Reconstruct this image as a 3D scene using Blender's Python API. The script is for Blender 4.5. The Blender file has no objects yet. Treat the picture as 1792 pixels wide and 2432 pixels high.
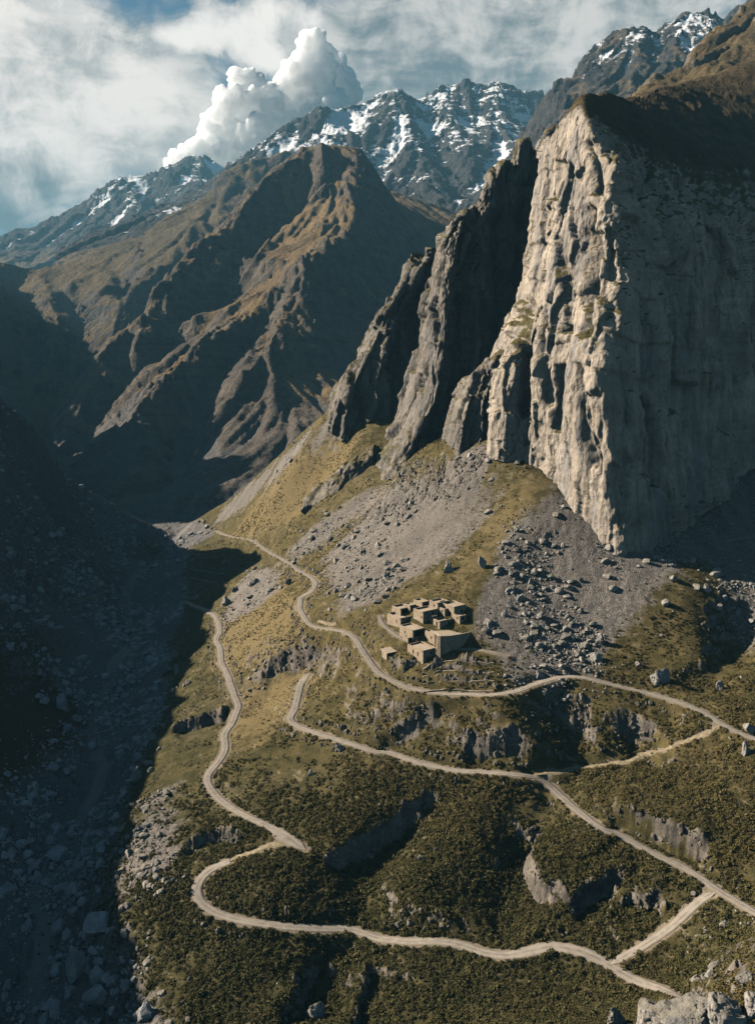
import bpy, bmesh, math, random, time
import numpy as np
from mathutils import Vector, Matrix
from mathutils.geometry import delaunay_2d_cdt
T0 = time.time()
random.seed(7)
rng = np.random.default_rng(11)
R = math.radians
sc = bpy.context.scene
COL = sc.collection

# ------------------------------------------------------------------ camera, light, exposure
F_PX, CU, CV, PITCH = 2024.0, 896.0, 1216.0, R(10.2)
SUN_AZ = R(-77.0)      # bearing of the sun, from +Y (view direction) towards +X
SUN_EL = R(29.0)
cam_d = bpy.data.cameras.new('camera')
cam_d.sensor_fit = 'VERTICAL'; cam_d.sensor_height = 32.0
cam_d.lens = 32.0 * F_PX / 2432.0
cam_d.clip_start = 1.0; cam_d.clip_end = 60000.0
cam = bpy.data.objects.new('camera', cam_d); COL.objects.link(cam)
cam.rotation_euler = (R(90) - PITCH, 0, 0)
sc.camera = cam
sun_dir = Vector((math.sin(SUN_AZ) * math.cos(SUN_EL), math.cos(SUN_AZ) * math.cos(SUN_EL), math.sin(SUN_EL)))
sun_d = bpy.data.lights.new('sun', 'SUN'); sun_d.energy = 5.0; sun_d.angle = R(0.5); sun_d.color = (1.0, 0.88, 0.74)
sun = bpy.data.objects.new('sun', sun_d); COL.objects.link(sun)
sun.rotation_euler = sun_dir.to_track_quat('Z', 'Y').to_euler()
sc.view_settings.view_transform = 'Standard'; sc.view_settings.look = 'None'
sc.view_settings.exposure = 0.92; sc.view_settings.gamma = 1.0
sc.cycles.max_bounces = 4; sc.cycles.diffuse_bounces = 0; sc.cycles.glossy_bounces = 1
sc.cycles.transmission_bounces = 1; sc.cycles.volume_bounces = 0; sc.cycles.transparent_max_bounces = 4
sc.cycles.use_denoising = True; sc.cycles.denoiser = 'OPENIMAGEDENOISE'; sc.cycles.denoising_input_passes = 'RGB_ALBEDO_NORMAL'; sc.cycles.denoising_prefilter = 'ACCURATE'
sc.cycles.sample_clamp_indirect = 4.0

CP, SP = math.cos(PITCH), math.sin(PITCH)
def ray(u, v):
    X = (np.asarray(u, float) - CU) / F_PX; Z = (CV - np.asarray(v, float)) / F_PX
    return X, CP + Z * SP, -SP + Z * CP
def W(u, v, y):                      # photo pixel + forward distance -> point
    dx, dy, dz = ray(u, v)
    t = np.asarray(y, float) / dy
    return np.stack([dx * t, dy * t, dz * t], -1)
def az_el(u, v):
    dx, dy, dz = ray(u, v)
    return math.atan2(float(dx), float(dy)), math.atan2(float(dz), math.hypot(float(dx), float(dy)))

# ------------------------------------------------------------------ node helper
class NT:
    def __init__(s, tree):
        s.t = tree; s.n = tree.nodes; s.l = tree.links; s.flat = False
    def node(s, typ, ins=None, **props):
        nd = s.n.new(typ)
        for k, v in props.items(): setattr(nd, k, v)
        for k, v in (ins or {}).items(): s.set(nd, k, v)
        return nd
    def set(s, nd, k, v):
        sock = nd.inputs[k]
        if isinstance(v, bpy.types.NodeSocket): s.l.new(v, sock)
        elif v is not None: sock.default_value = v
    def m(s, op, a, b=None, c=None, clamp=False):
        nd = s.n.new('ShaderNodeMath'); nd.operation = op; nd.use_clamp = clamp
        for i, v in enumerate((a, b, c)):
            if v is not None: s.set(nd, i, v)
        return nd.outputs[0]
    def vm(s, op, a, b=None, scale=None):
        nd = s.n.new('ShaderNodeVectorMath'); nd.operation = op
        s.set(nd, 0, a)
        if b is not None: s.set(nd, 1, b)
        if scale is not None: s.set(nd, 'Scale', scale)
        return nd.outputs['Value'] if op in ('LENGTH', 'DISTANCE', 'DOT_PRODUCT') else nd.outputs[0]
    def noise(s, vec, scale, detail=4, rough=.55, dist=0., lac=2., out=0):
        nd = s.n.new('ShaderNodeTexNoise')
        if s.flat: nd.noise_dimensions = '2D'
        s.set(nd, 'Vector', vec); s.set(nd, 'Scale', scale); s.set(nd, 'Detail', detail)
        s.set(nd, 'Roughness', rough); s.set(nd, 'Distortion', dist); s.set(nd, 'Lacunarity', lac)
        return nd.outputs[out]
    def vor(s, vec, scale, feature='F1', out='Distance', rand=1.0):
        nd = s.n.new('ShaderNodeTexVoronoi'); nd.feature = feature
        s.set(nd, 'Vector', vec); s.set(nd, 'Scale', scale); s.set(nd, 'Randomness', rand)
        return nd.outputs[out]
    def ramp(s, x, a, b, lo=0., hi=1., smooth=True):
        nd = s.n.new('ShaderNodeMapRange'); nd.interpolation_type = 'SMOOTHSTEP' if smooth else 'LINEAR'
        for k, v in zip(('Value', 'From Min', 'From Max', 'To Min', 'To Max'), (x, a, b, lo, hi)): s.set(nd, k, v)
        return nd.outputs[0]
    def mix(s, f, a, b, mode='MIX'):
        nd = s.n.new('ShaderNodeMix'); nd.data_type = 'RGBA'; nd.blend_type = mode
        s.set(nd, 0, f)
        for i, v in ((6, a), (7, b)):
            s.set(nd, i, (*v, 1.) if isinstance(v, tuple) and len(v) == 3 else v)
        return nd.outputs[2]
    def mapping(s, vec, scale=(1, 1, 1), rot=(0, 0, 0), loc=(0, 0, 0)):
        nd = s.n.new('ShaderNodeMapping')
        s.set(nd, 'Vector', vec); nd.inputs['Scale'].default_value = scale
        nd.inputs['Rotation'].default_value = rot; nd.inputs['Location'].default_value = loc
        return nd.outputs[0]
    def attr(s, name):
        nd = s.n.new('ShaderNodeAttribute'); nd.attribute_name = name
        return nd.outputs['Fac']
    def bump(s, h, strength, dist, normal=None):
        nd = s.n.new('ShaderNodeBump'); s.set(nd, 'Height', h); s.set(nd, 'Strength', strength); s.set(nd, 'Distance', dist)
        if normal is not None: s.set(nd, 'Normal', normal)
        return nd.outputs[0]
def material(name, fn):
    mt = bpy.data.materials.new(name); mt.use_nodes = True
    k = NT(mt.node_tree); k.n.clear()
    out = k.n.new('ShaderNodeOutputMaterial')
    pos = k.n.new('ShaderNodeNewGeometry').outputs['Position']
    col, normal, rough = fn(k, pos)
    p = k.node('ShaderNodeBsdfPrincipled', {'Roughness': rough, 'Specular IOR Level': 0.15})
    k.set(p, 'Base Color', (*col, 1.) if isinstance(col, tuple) else col)
    if normal is not None: k.set(p, 'Normal', normal)
    k.l.new(p.outputs[0], out.inputs[0])
    return mt

# ------------------------------------------------------------------ world: clear sky with clouds
world = bpy.data.worlds.new('World'); sc.world = world; world.use_nodes = True
def build_world():
    k = NT(world.node_tree); k.n.clear(); k.flat = True
    out = k.n.new('ShaderNodeOutputWorld'); bg = k.n.new('ShaderNodeBackground')
    sky = k.n.new('ShaderNodeTexSky'); sky.sky_type = 'NISHITA'; sky.sun_disc = False
    sky.sun_elevation = SUN_EL; sky.sun_rotation = SUN_AZ
    sky.altitude = 2500; sky.air_density = 1.0; sky.dust_density = 0.4; sky.ozone_density = 2.0
    d = k.n.new('ShaderNodeTexCoord').outputs['Generated']
    sp = k.node('ShaderNodeSeparateXYZ', {0: d})
    x, y, z = sp.outputs
    a = k.m('ARCTAN2', x, y)
    e = k.m('ARCTAN2', z, k.m('SQRT', k.m('ADD', k.m('MULTIPLY', x, x), k.m('MULTIPLY', y, y))))
    p = k.node('ShaderNodeCombineXYZ', {0: a, 1: e}).outputs[0]
    def blob(u, v, ru, rv, rot=0.0):
        ca, ce = az_el(u, v)
        v1 = k.mapping(k.vm('SUBTRACT', p, (ca, ce, 0)), (1, 1, 1), (0, 0, -R(rot)))
        v2 = k.vm('MULTIPLY', v1, (F_PX / ru, F_PX / rv, 0))
        l = k.vm('DOT_PRODUCT', v2, v2)
        return k.m('EXPONENT', k.m('MULTIPLY', l, -1.0))
    def total(bl):
        s = bl[0]
        for b in bl[1:]: s = k.m('ADD', s, b)
        return s
    warp = k.noise(p, 5.0, 3, .6, out=1)
    pw = k.vm('ADD', p, k.vm('SCALE', k.vm('SUBTRACT', warp, (.5, .5, .5)), scale=.075))
    streak = k.noise(k.mapping(pw, (2.6, 16., 1), (0, 0, R(22))), 1.0, 5, .60)
    puff = k.noise(pw, 11.0, 8, .66)
    fine = k.noise(k.mapping(pw, (12, 70., 1), (0, 0, R(10))), 1.0, 4, .65)
    band = total([blob(250, 330, 520, 95, -15), blob(640, 470, 330, 100, -25), blob(60, 200, 300, 120, -10), blob(40, 40, 260, 110, -20)])
    grey = total([blob(1150, 160, 290, 170, -8), blob(760, 90, 220, 90, -10), blob(430, 150, 170, 60, -14), blob(930, 150, 160, 120, 0), blob(1480, 40, 340, 130, 0), blob(980, 300, 260, 130, 0)])
    low = total([blob(40, 480, 170, 95, -8), blob(140, 400, 230, 55, -5), blob(0, 330, 90, 60, 0)])
    hole = total([blob(310, 430, 120, 60, -25), blob(190, 500, 150, 30, 16), k.m('MULTIPLY', total([blob(380, 150, 260, 55, -12), blob(870, 50, 120, 80, 0), blob(640, 250, 170, 40, -22), blob(700, 130, 60, 60, 0)]), .42)])
    heap = total([blob(500, 60, 60, 50, 0), blob(575, 60, 80, 60, 10), blob(650, 20, 60, 50, 0), blob(600, 125, 60, 40, 0), blob(440, 95, 45, 30, 0), blob(375, 85, 30, 20, 0), blob(130, 25, 110, 40, -20), blob(740, 40, 40, 40, 0), blob(650, 150, 40, 30, 0), blob(470, 400, 60, 36, 0), blob(560, 340, 70, 60, 0), blob(790, 260, 50, 46, 0)])
    dens = k.m('ADD', k.m('MULTIPLY', band, 1.15), k.m('MULTIPLY', grey, 1.0))
    dens = k.m('ADD', dens, k.m('MULTIPLY', low, .75))
    dens = k.m('SUBTRACT', dens, k.m('MULTIPLY', hole, .95))
    tex = k.m('ADD', k.m('MULTIPLY', streak, .5), k.m('MULTIPLY', puff, .5))
    thin = k.ramp(k.m('ADD', k.m('SUBTRACT', dens, .34), k.m('MULTIPLY', k.m('SUBTRACT', tex, .47), 2.7)), -.10, .85)
    wis = k.m('MULTIPLY', k.ramp(k.m('ADD', k.m('MULTIPLY', low, .5), k.m('SUBTRACT', fine, .5)), .12, .45), .8)
    thin = k.m('MAXIMUM', thin, wis)
    thin = k.m('MULTIPLY', thin, k.ramp(z, -.02, .03))
    lit = k.ramp(k.m('ADD', k.m('MULTIPLY', puff, .58), k.m('ADD', k.m('MULTIPLY', streak, .36), k.m('MULTIPLY', fine, .06))), .37, .60)
    wide = k.ramp(band, .1, .9)
    tcol = k.mix(k.m('ADD', k.m('MULTIPLY', lit, .68), k.m('MULTIPLY', wide, .32)), (.088, .115, .125), (.54, .50, .46))
    skyc = k.mix(1.0, sky.outputs[0], (.034, .045, .039), 'MULTIPLY')
    skyc = k.mix(k.ramp(e, .0, .35, .65, .0), skyc, (.062, .088, .098))
    c = k.mix(k.m('MULTIPLY', thin, .94), skyc, tcol)
    hp = k.m('ADD', heap, k.m('MULTIPLY', k.m('SUBTRACT', k.m('ADD', k.m('MULTIPLY', puff, .7), k.m('MULTIPLY', k.noise(pw, 34.0, 5, .62), .3)), .5), 3.6))
    c = k.mix(k.m('MULTIPLY', k.ramp(hp, .42, 1.1), .95), c, k.mix(k.ramp(k.m('ADD', hp, k.m('SUBTRACT', streak, .5)), .55, 1.7), (.26, .265, .265), (.55, .52, .485)))
    c = k.mix(k.ramp(z, -.03, .0), (.03, .032, .03), c)
    k.l.new(c, bg.inputs[0]); bg.inputs[1].default_value = 1.0
    k.l.new(bg.outputs[0], out.inputs[0])
build_world()
world.cycles.sampling_method = 'MANUAL'; world.cycles.sample_map_resolution = 256

# ------------------------------------------------------------------ numpy noise
def _hash(ix, iy, iz, seed):
    h = (ix.astype(np.int64) * 374761393 + iy.astype(np.int64) * 668265263 + iz.astype(np.int64) * 2147483647 + seed * 974634777)
    h = (h ^ (h >> 13)) * 1274126177
    h = (h ^ (h >> 16)) & 0x7fffffff
    return (h % 65536).astype(np.float32) / 32768.0 - 1.0
def vnoise2(x, y, seed=0):
    xi = np.floor(x); yi = np.floor(y); fx = (x - xi).astype(np.float32); fy = (y - yi).astype(np.float32)
    fx = fx * fx * fx * (fx * (fx * 6 - 15) + 10); fy = fy * fy * fy * (fy * (fy * 6 - 15) + 10)
    z = np.zeros_like(xi)
    a = _hash(xi, yi, z, seed); b = _hash(xi + 1, yi, z, seed); c = _hash(xi, yi + 1, z, seed); d = _hash(xi + 1, yi + 1, z, seed)
    return (a + (b - a) * fx) * (1 - fy) + (c + (d - c) * fx) * fy
def vnoise3(x, y, z, seed=0):
    xi = np.floor(x); yi = np.floor(y); zi = np.floor(z)
    fx = (x - xi).astype(np.float32); fy = (y - yi).astype(np.float32); fz = (z - zi).astype(np.float32)
    fx = fx * fx * (3 - 2 * fx); fy = fy * fy * (3 - 2 * fy); fz = fz * fz * (3 - 2 * fz)
    def pl(k):
        a = _hash(xi, yi, zi + k, seed); b = _hash(xi + 1, yi, zi + k, seed); c = _hash(xi, yi + 1, zi + k, seed); d = _hash(xi + 1, yi + 1, zi + k, seed)
        return (a + (b - a) * fx) * (1 - fy) + (c + (d - c) * fx) * fy
    a = pl(0); b = pl(1)
    return a + (b - a) * fz
def fbm2(x, y, wl, oct=4, gain=.5, seed=0, ridged=False):
    s = 0; amp = 1; tot = 0; c, t = math.cos(.6), math.sin(.6)
    for o in range(oct):
        n = vnoise2(x / wl + 17.3 * o, y / wl - 9.1 * o, seed + o)
        if ridged: n = 1 - 2 * np.abs(n)
        s = s + n * amp; tot += amp; amp *= gain; wl *= .5
        x, y = x * c - y * t, x * t + y * c
    return s / tot
def fbm3(x, y, z, wl, oct=4, gain=.5, seed=0, ridged=False):
    s = 0; amp = 1; tot = 0; c, t = math.cos(.6), math.sin(.6)
    for o in range(oct):
        n = vnoise3(x / wl + 17.3 * o, y / wl - 9.1 * o, z / wl + 5.7 * o, seed + o)
        if ridged: n = 1 - 2 * np.abs(n)
        s = s + n * amp; tot += amp; amp *= gain; wl *= .5
        x, y = x * c - y * t, x * t + y * c
    return s / tot
def facets(x, y, z, seed, tilt=.9):
    """blocky relief: every cell of a scattered point set is its own tilted plane"""
    bx = np.floor(x - .5); by = np.floor(y - .5); bz = np.floor(z - .5)
    best = np.full(x.shape, 1e9, np.float32); val = np.zeros(x.shape, np.float32)
    for i in (0, 1):
        for j in (0, 1):
            for k_ in (0, 1):
                cx, cy, cz = bx + i, by + j, bz + k_
                dx = (x - (cx + .5 + .38 * _hash(cx, cy, cz, seed))).astype(np.float32); dy = (y - (cy + .5 + .38 * _hash(cx, cy, cz, seed + 1))).astype(np.float32); dz = (z - (cz + .5 + .38 * _hash(cx, cy, cz, seed + 2))).astype(np.float32)
                d = dx * dx + dy * dy + dz * dz; m = d < best
                v = _hash(cx, cy, cz, seed + 3) + tilt * (_hash(cx, cy, cz, seed + 4) * dx + _hash(cx, cy, cz, seed + 5) * dy + _hash(cx, cy, cz, seed + 6) * dz)
                best = np.where(m, d, best); val = np.where(m, v, val)
    return val
def sstep(a, b, x):
    t = np.clip((x - a) / (b - a), 0, 1); return t * t * (3 - 2 * t)

# ------------------------------------------------------------------ raster height fields
class Raster:
    def __init__(s, x0, x1, y0, y1, step):
        s.x0, s.y0, s.st = x0, y0, step
        s.nx = int(round((x1 - x0) / step)) + 1; s.ny = int(round((y1 - y0) / step)) + 1
        s.X, s.Y = np.meshgrid(x0 + np.arange(s.nx) * step, y0 + np.arange(s.ny) * step)
        s.Z = np.zeros((s.ny, s.nx))
    def tin(s, pts, lines=()):
        P = [Vector((p[0], p[1])) for p in pts]; zs = [p[2] for p in pts]
        vo, _, fc, ov, _, _ = delaunay_2d_cdt(P, list(lines), [], 0, 0.01)
        def zof(i):
            o = ov[i]
            return zs[o[0]] if o else None
        zz = [zof(i) for i in range(len(vo))]
        for i in range(len(vo)):
            if zz[i] is None:      # crossing of two break lines: nearest given point
                zz[i] = min(((vo[i] - P[j]).length, zs[j]) for j in range(len(P)))[1]
        Z = np.full((s.ny, s.nx), np.nan)
        for f in fc:
            (ax, ay), (bx, by), (cx, cy) = [vo[i] for i in f[:3]]; za, zb, zc = [zz[i] for i in f[:3]]
            i0 = max(0, int((min(ax, bx, cx) - s.x0) / s.st)); i1 = min(s.nx - 1, int((max(ax, bx, cx) - s.x0) / s.st) + 1)
            j0 = max(0, int((min(ay, by, cy) - s.y0) / s.st)); j1 = min(s.ny - 1, int((max(ay, by, cy) - s.y0) / s.st) + 1)
            if i1 < i0 or j1 < j0: continue
            X = s.X[j0:j1 + 1, i0:i1 + 1]; Y = s.Y[j0:j1 + 1, i0:i1 + 1]
            den = (by - cy) * (ax - cx) + (cx - bx) * (ay - cy)
            if abs(den) < 1e-9: continue
            l1 = ((by - cy) * (X - cx) + (cx - bx) * (Y - cy)) / den
            l2 = ((cy - ay) * (X - cx) + (ax - cx) * (Y - cy)) / den
            l3 = 1 - l1 - l2
            ok = (l1 > -1e-6) & (l2 > -1e-6) & (l3 > -1e-6)
            Z[j0:j1 + 1, i0:i1 + 1][ok] = (l1 * za + l2 * zb + l3 * zc)[ok]
        bad = np.isnan(Z)
        if bad.any():
            Z[bad] = np.nanmin(Z)
        s.Z = Z
    def blur(s, sig):
        s.Z = gblur(s.Z, sig / s.st); return s
    def at(s, x, y, Z=None):           # cubic sampling
        Z = s.Z if Z is None else Z
        fx = np.clip((x - s.x0) / s.st, 1, s.nx - 2.001); fy = np.clip((y - s.y0) / s.st, 1, s.ny - 2.001)
        ix = fx.astype(int); iy = fy.astype(int); tx = fx - ix; ty = fy - iy
        ix = np.minimum(ix, s.nx - 3); iy = np.minimum(iy, s.ny - 3)
        def w(t): return (((-.5 * t + 1) * t - .5) * t, (1.5 * t - 2.5) * t * t + 1, ((-1.5 * t + 2) * t + .5) * t, (.5 * t - .5) * t * t)
        wx = w(tx); wy = w(ty); r = 0
        for j in range(4):
            row = 0
            for i in range(4): row = row + wx[i] * Z[iy + j - 1, ix + i - 1]
            r = r + wy[j] * row
        return r
    def lin(s, x, y, Z, fill=0.):
        fx = (x - s.x0) / s.st; fy = (y - s.y0) / s.st
        ok = (fx >= 0) & (fy >= 0) & (fx < s.nx - 1) & (fy < s.ny - 1)
        fx = np.clip(fx, 0, s.nx - 1.001); fy = np.clip(fy, 0, s.ny - 1.001)
        ix = fx.astype(int); iy = fy.astype(int); tx = fx - ix; ty = fy - iy
        r = (Z[iy, ix] * (1 - tx) + Z[iy, ix + 1] * tx) * (1 - ty) + (Z[iy + 1, ix] * (1 - tx) + Z[iy + 1, ix + 1] * tx) * ty
        return np.where(ok, r, fill)
def gblur(Z, sig):
    if sig < .3: return Z
    n = int(3 * sig + 1); kx = np.exp(-.5 * (np.arange(-n, n + 1) / sig) ** 2); kx /= kx.sum()
    P = np.pad(Z, n, mode='edge')
    P = sum(kx[i] * P[:, i:i + Z.shape[1]] for i in range(2 * n + 1))
    return sum(kx[i] * P[i:i + Z.shape[0], :] for i in range(2 * n + 1))
def downslope_streaks(ra, wl, length, seed, smooth):
    """ridged noise smeared along the fall line: gullies and ribs running down a slope"""
    B = gblur(ra.Z, smooth / ra.st)
    gy, gx = np.gradient(B, ra.st)
    g = np.hypot(gx, gy) + 1e-4
    gx /= g; gy /= g
    N = fbm2(ra.X, ra.Y, wl, 3, .55, seed)
    acc = N.copy(); n = 8; stp = length / n
    for sgn in (1, -1):
        x = ra.X.copy(); y = ra.Y.copy()
        for i in range(n):
            dx = ra.lin(x, y, gx); dy = ra.lin(x, y, gy)
            x = x + sgn * dx * stp; y = y + sgn * dy * stp
            acc = acc + ra.lin(x, y, N) * (1 - .5 * i / n)
    acc = acc / acc.std()
    return acc

def obj(name, me, mat=None, parent=None):
    o = bpy.data.objects.new(name, me); COL.objects.link(o)
    if mat is not None and not me.materials: me.materials.append(mat)
    if parent is not None: o.parent = parent
    return o
def tag(o, label=None, cat=None, group=None, kind=None):
    for key, v in (('label', label), ('category', cat), ('group', group), ('kind', kind)):
        if v: o[key] = v
    return o
def grid_mesh(name, P, attrs=None, keep=None, flip=False):
    """P: (rows, cols, 3) array -> quad mesh with float point attributes"""
    nr, nc = P.shape[:2]
    idx = np.arange(nr * nc).reshape(nr, nc)
    a, b, c, d = idx[:-1, :-1], idx[:-1, 1:], idx[1:, 1:], idx[1:, :-1]
    q = np.stack([a, b, c, d] if not flip else [a, d, c, b], -1).reshape(-1, 4)
    if keep is not None: q = q[keep.reshape(-1)]
    me = bpy.data.meshes.new(name)
    co = np.ascontiguousarray(P.reshape(-1, 3), dtype=np.float32)
    me.vertices.add(len(co)); me.vertices.foreach_set('co', co.ravel())
    me.loops.add(q.size); me.loops.foreach_set('vertex_index', q.ravel().astype(np.int32))
    me.polygons.add(len(q)); me.polygons.foreach_set('loop_start', (np.arange(len(q)) * 4).astype(np.int32))
    me.polygons.foreach_set('use_smooth', np.ones(len(q), dtype=bool))
    for k_, v_ in (attrs or {}).items():
        at = me.attributes.new(k_, 'FLOAT', 'POINT'); at.data.foreach_set('value', np.ascontiguousarray(v_.reshape(-1), dtype=np.float32))
    me.update(calc_edges=True)
    return me
def polar(th0, th1, nth, r0, r1, nr, power=None):
    th = np.radians(np.linspace(th0, th1, nth))
    r = r0 * (r1 / r0) ** np.linspace(0, 1, nr)
    TH, RR = np.meshgrid(th, r)
    return RR * np.sin(TH), RR * np.cos(TH)
def normals_z(P):
    du = np.gradient(P, axis=1); dv = np.gradient(P, axis=0)
    n = np.cross(du, dv); n /= np.linalg.norm(n, axis=-1, keepdims=True) + 1e-9
    return n


# ------------------------------------------------------------------ near ground: valley and hillside
G = Raster(-700, 460, -60, 1160, 2.0)
near = [  # (u, v, forward distance)
    # upper path and village shelf
    (512,1260,690),(599,1283,600),(648,1317,545),(708,1355,465),(751,1382,420),(714,1421,400),(730,1478,362),(784,1494,345),(855,1538,325),(925,1614,297),
    (1028,1647,287),(1175,1650,283),(1284,1619,289),(1366,1602,290),(1491,1636,284),(1573,1655,277),(1682,1696,265),(1792,1756,250),(2000,1800,238),
    # left road
    (444,1431,520),(490,1448,490),(523,1500,430),(526,1576,390),(561,1663,350),(531,1745,320),(493,1843,290),(523,1905,274),(610,1949,260),(708,2011,243),
    # loop and bottom road
    (572,2033,241),(501,2063,238),(463,2120,230),(545,2180,222),(735,2204,218),(974,2236,212),(1083,2240,210),(1203,2273,204),(1355,2249,205),(1459,2300,198),(1611,2371,186),
    # middle road
    (733,1603,345),(684,1712,310),(806,1758,290),(974,1804,275),(1153,1835,264),(1268,1840,260),(1399,1949,238),(1546,2025,224),(1698,2112,210),(1792,2172,200),(1589,2208,204),(1491,2268,200),
    (1491,1805,262),(1627,1761,262),(2000,2200,190),
    # bottom edge
    (560,2432,192),(800,2432,189),(1050,2432,187),(1300,2432,184),(1450,2432,178),
    # lip of the hillside
    (425,1576,425),(400,1660,372),(360,1760,330),(300,1900,287),(280,1960,272),(280,2060,250),(270,2160,232),(300,2300,213),(380,2432,194),(455,1500,470),
    # gully floor
    (60,2432,222),(109,2268,248),(87,2104,280),(136,1995,306),(202,1930,324),(245,1859,345),(218,1734,391),(240,1679,415),(327,1521,499),(305,1467,536),(305,1402,588),(327,1363,623),(392,1314,667),(414,1271,712),(452,1244,741),
    (250,2432,214),(200,2250,243),(210,2100,267),(230,2000,290),(280,1880,322),(330,1740,372),(380,1560,455),(400,1450,540),
    # left bank
    (0,2432,224),(0,2268,242),(0,2100,270),(0,2000,288),(0,1800,334),(0,1700,357),(110,1660,400),(30,1530,420),(120,1590,425),(200,1500,480),(0,1420,440),(110,1440,490),(0,1280,480),(100,1330,520),(245,1375,560),(200,1300,610),(100,1250,590),
    # spur on the left
    (335,1258,741),(190,1150,690),(130,1090,650),(60,980,620),(0,930,600),
    (0,1060,570),(100,1140,620),(200,1215,670),
    # valley side on the right, scree and grass
    (470,1243,760),(545,1180,720),(640,1090,690),(720,1010,650),(790,950,620),(860,1000,580),(900,1160,500),(760,1150,585),(830,1110,550),(700,1250,520),(620,1230,600),
    (1000,1050,470),(1070,1090,440),(1180,1040,425),(1290,1120,395),(1000,1200,430),(850,1280,445),(1100,1250,385),(700,1320,482),(900,1380,375),(800,1420,375),(1250,1250,365),(1475,1312,351),
    (1000,1440,330),(1150,1500,312),(1150,1400,334),(1300,1450,322),(1300,1350,345),(1420,1420,330),
    (1620,1242,388),(1760,1130,428),(1792,1280,375),(1600,1340,350),(2000,1100,440),(2000,1300,370),
    (1677,1375,336),(1640,1500,308),(1560,1600,293),(1700,1600,285),(1755,1520,318),(1792,1600,290),(1792,1400,340),(2000,1500,300),
    # knoll with the boulders, bottom right
    (1590,2412,166),(1650,2375,166),(1720,2310,168),(1792,2245,170),(1900,2200,170),(1500,2445,163),(1650,2432,150),(1792,2432,140),(1900,2300,150),
]
PN = [tuple(W(u, v, y)) for (u, v, y) in near]
PN += [  # out of frame and hidden ground
    (-335,560,-19),(-330,480,-20),(-325,400,-23),(-325,330,-26),(-325,260,-27),(-325,180,-24),(-330,90,-8),(-340,-60,-5),
    (-420,560,-90),(-430,400,-90),(-430,250,-90),(-430,90,-90),(-450,-60,-90),(-700,-60,-200),(-700,300,-200),(-700,600,-160),
    (-215,300,-110),(-205,200,-120),(-200,120,-120),(-190,0,-110),(-260,420,-80),
    (-120,120,-196),(-110,0,-200),(-100,-60,-202),(-40,120,-188),(0,130,-180),(60,120,-160),(40,60,-190),(20,-60,-200),(120,60,-130),(150,-60,-130),
    (110,150,-120),(200,120,-95),(330,0,-60),(460,-60,-40),(330,200,-70),(460,200,-40),(300,320,-60),(460,400,-20),(250,420,-40),
    (-380,640,-10),(-300,680,-70),(-290,760,-150),(-360,760,-120),(-460,700,-60),(-700,760,20),(-640,860,60),(-700,1160,200),(-560,1000,30),(-480,860,-90),
    (-330,860,-168),(-360,1000,-170),(-390,1160,-172),(-240,860,-168),(-200,900,-170),(-150,900,-170),(-80,900,-165),(0,880,-160),(-200,1160,-172),(0,1160,-170),
    (-60,760,-110),(0,700,-60),(60,640,-40),(100,560,-30),(150,500,-30),(60,760,-100),(200,700,-40),(200,1160,-160),(460,1160,-100),(460,800,-20),(300,560,-20),
]
G.tin(PN); G.blur(7.0)
G.Z += .9 * fbm2(G.X, G.Y, 38, 3, .5, 5)
wild = sstep(-130, -190, G.X + .25 * (G.Y - 400)) * sstep(-165, -120, G.Z)
G.Z += wild * (7 * fbm2(G.X, G.Y, 60, 5, .55, 6, True) - 1)
wild2 = sstep(-90, -40, G.Z) * sstep(-150, -220, G.X)
G.Z += wild2 * (7 * fbm2(G.X, G.Y, 34, 4, .6, 8, True) + 4 * facets(G.X / 16, G.Y / 16, G.Z / 20, 15))

def hit_fn(Hf, u, v, t0=90., t1=1150., n=900):
    u = np.atleast_1d(np.asarray(u, float)); v = np.atleast_1d(np.asarray(v, float))
    dx, dy, dz = ray(u, v)
    ts = t0 * (t1 / t0) ** np.linspace(0, 1, n)
    Pp = ts[None, :]
    zz = Hf(dx[:, None] * Pp, dy[:, None] * Pp) - dz[:, None] * Pp
    below = zz > 0
    k_ = np.argmax(below, 1); k_ = np.where(below.any(1), np.maximum(k_, 1), n - 1)
    i = np.arange(len(u)); za = zz[i, k_ - 1]; zb = zz[i, k_]
    f = np.clip(za / (za - zb + 1e-9), 0, 1)
    t = ts[k_ - 1] + (ts[k_] - ts[k_ - 1]) * f
    return np.stack([dx * t, dy * t, dz * t], -1)

# ---- local relief: rock steps, hollows, humps (their lines are found on the base ground)
L = Raster(-190, 230, 145, 520, .8)
def polydist(X, Y, pts):
    """distance, signed side (+ = left of travel), position along (0..1)"""
    D = np.full(X.shape, 1e9); S = np.zeros(X.shape); A = np.zeros(X.shape)
    seg = np.linalg.norm(np.diff(pts[:, :2], axis=0), axis=1); tot = seg.sum(); acc = 0
    for i in range(len(pts) - 1):
        ax, ay = pts[i, :2]; bx, by = pts[i + 1, :2]; ex, ey = bx - ax, by - ay; ll = ex * ex + ey * ey + 1e-9
        t = np.clip(((X - ax) * ex + (Y - ay) * ey) / ll, 0, 1)
        qx = X - ax - t * ex; qy = Y - ay - t * ey; d = np.hypot(qx, qy)
        m = d < D
        D = np.where(m, d, D); S = np.where(m, np.sign(ex * (Y - ay) - ey * (X - ax)), S); A = np.where(m, (acc + t * seg[i]) / tot, A)
        acc += seg[i]
    return D, S, A
WX = L.X + 5.0 * fbm2(L.X, L.Y, 16, 4, .6, 41); WY = L.Y + 5.0 * fbm2(L.X, L.Y, 16, 4, .6, 42)
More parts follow.
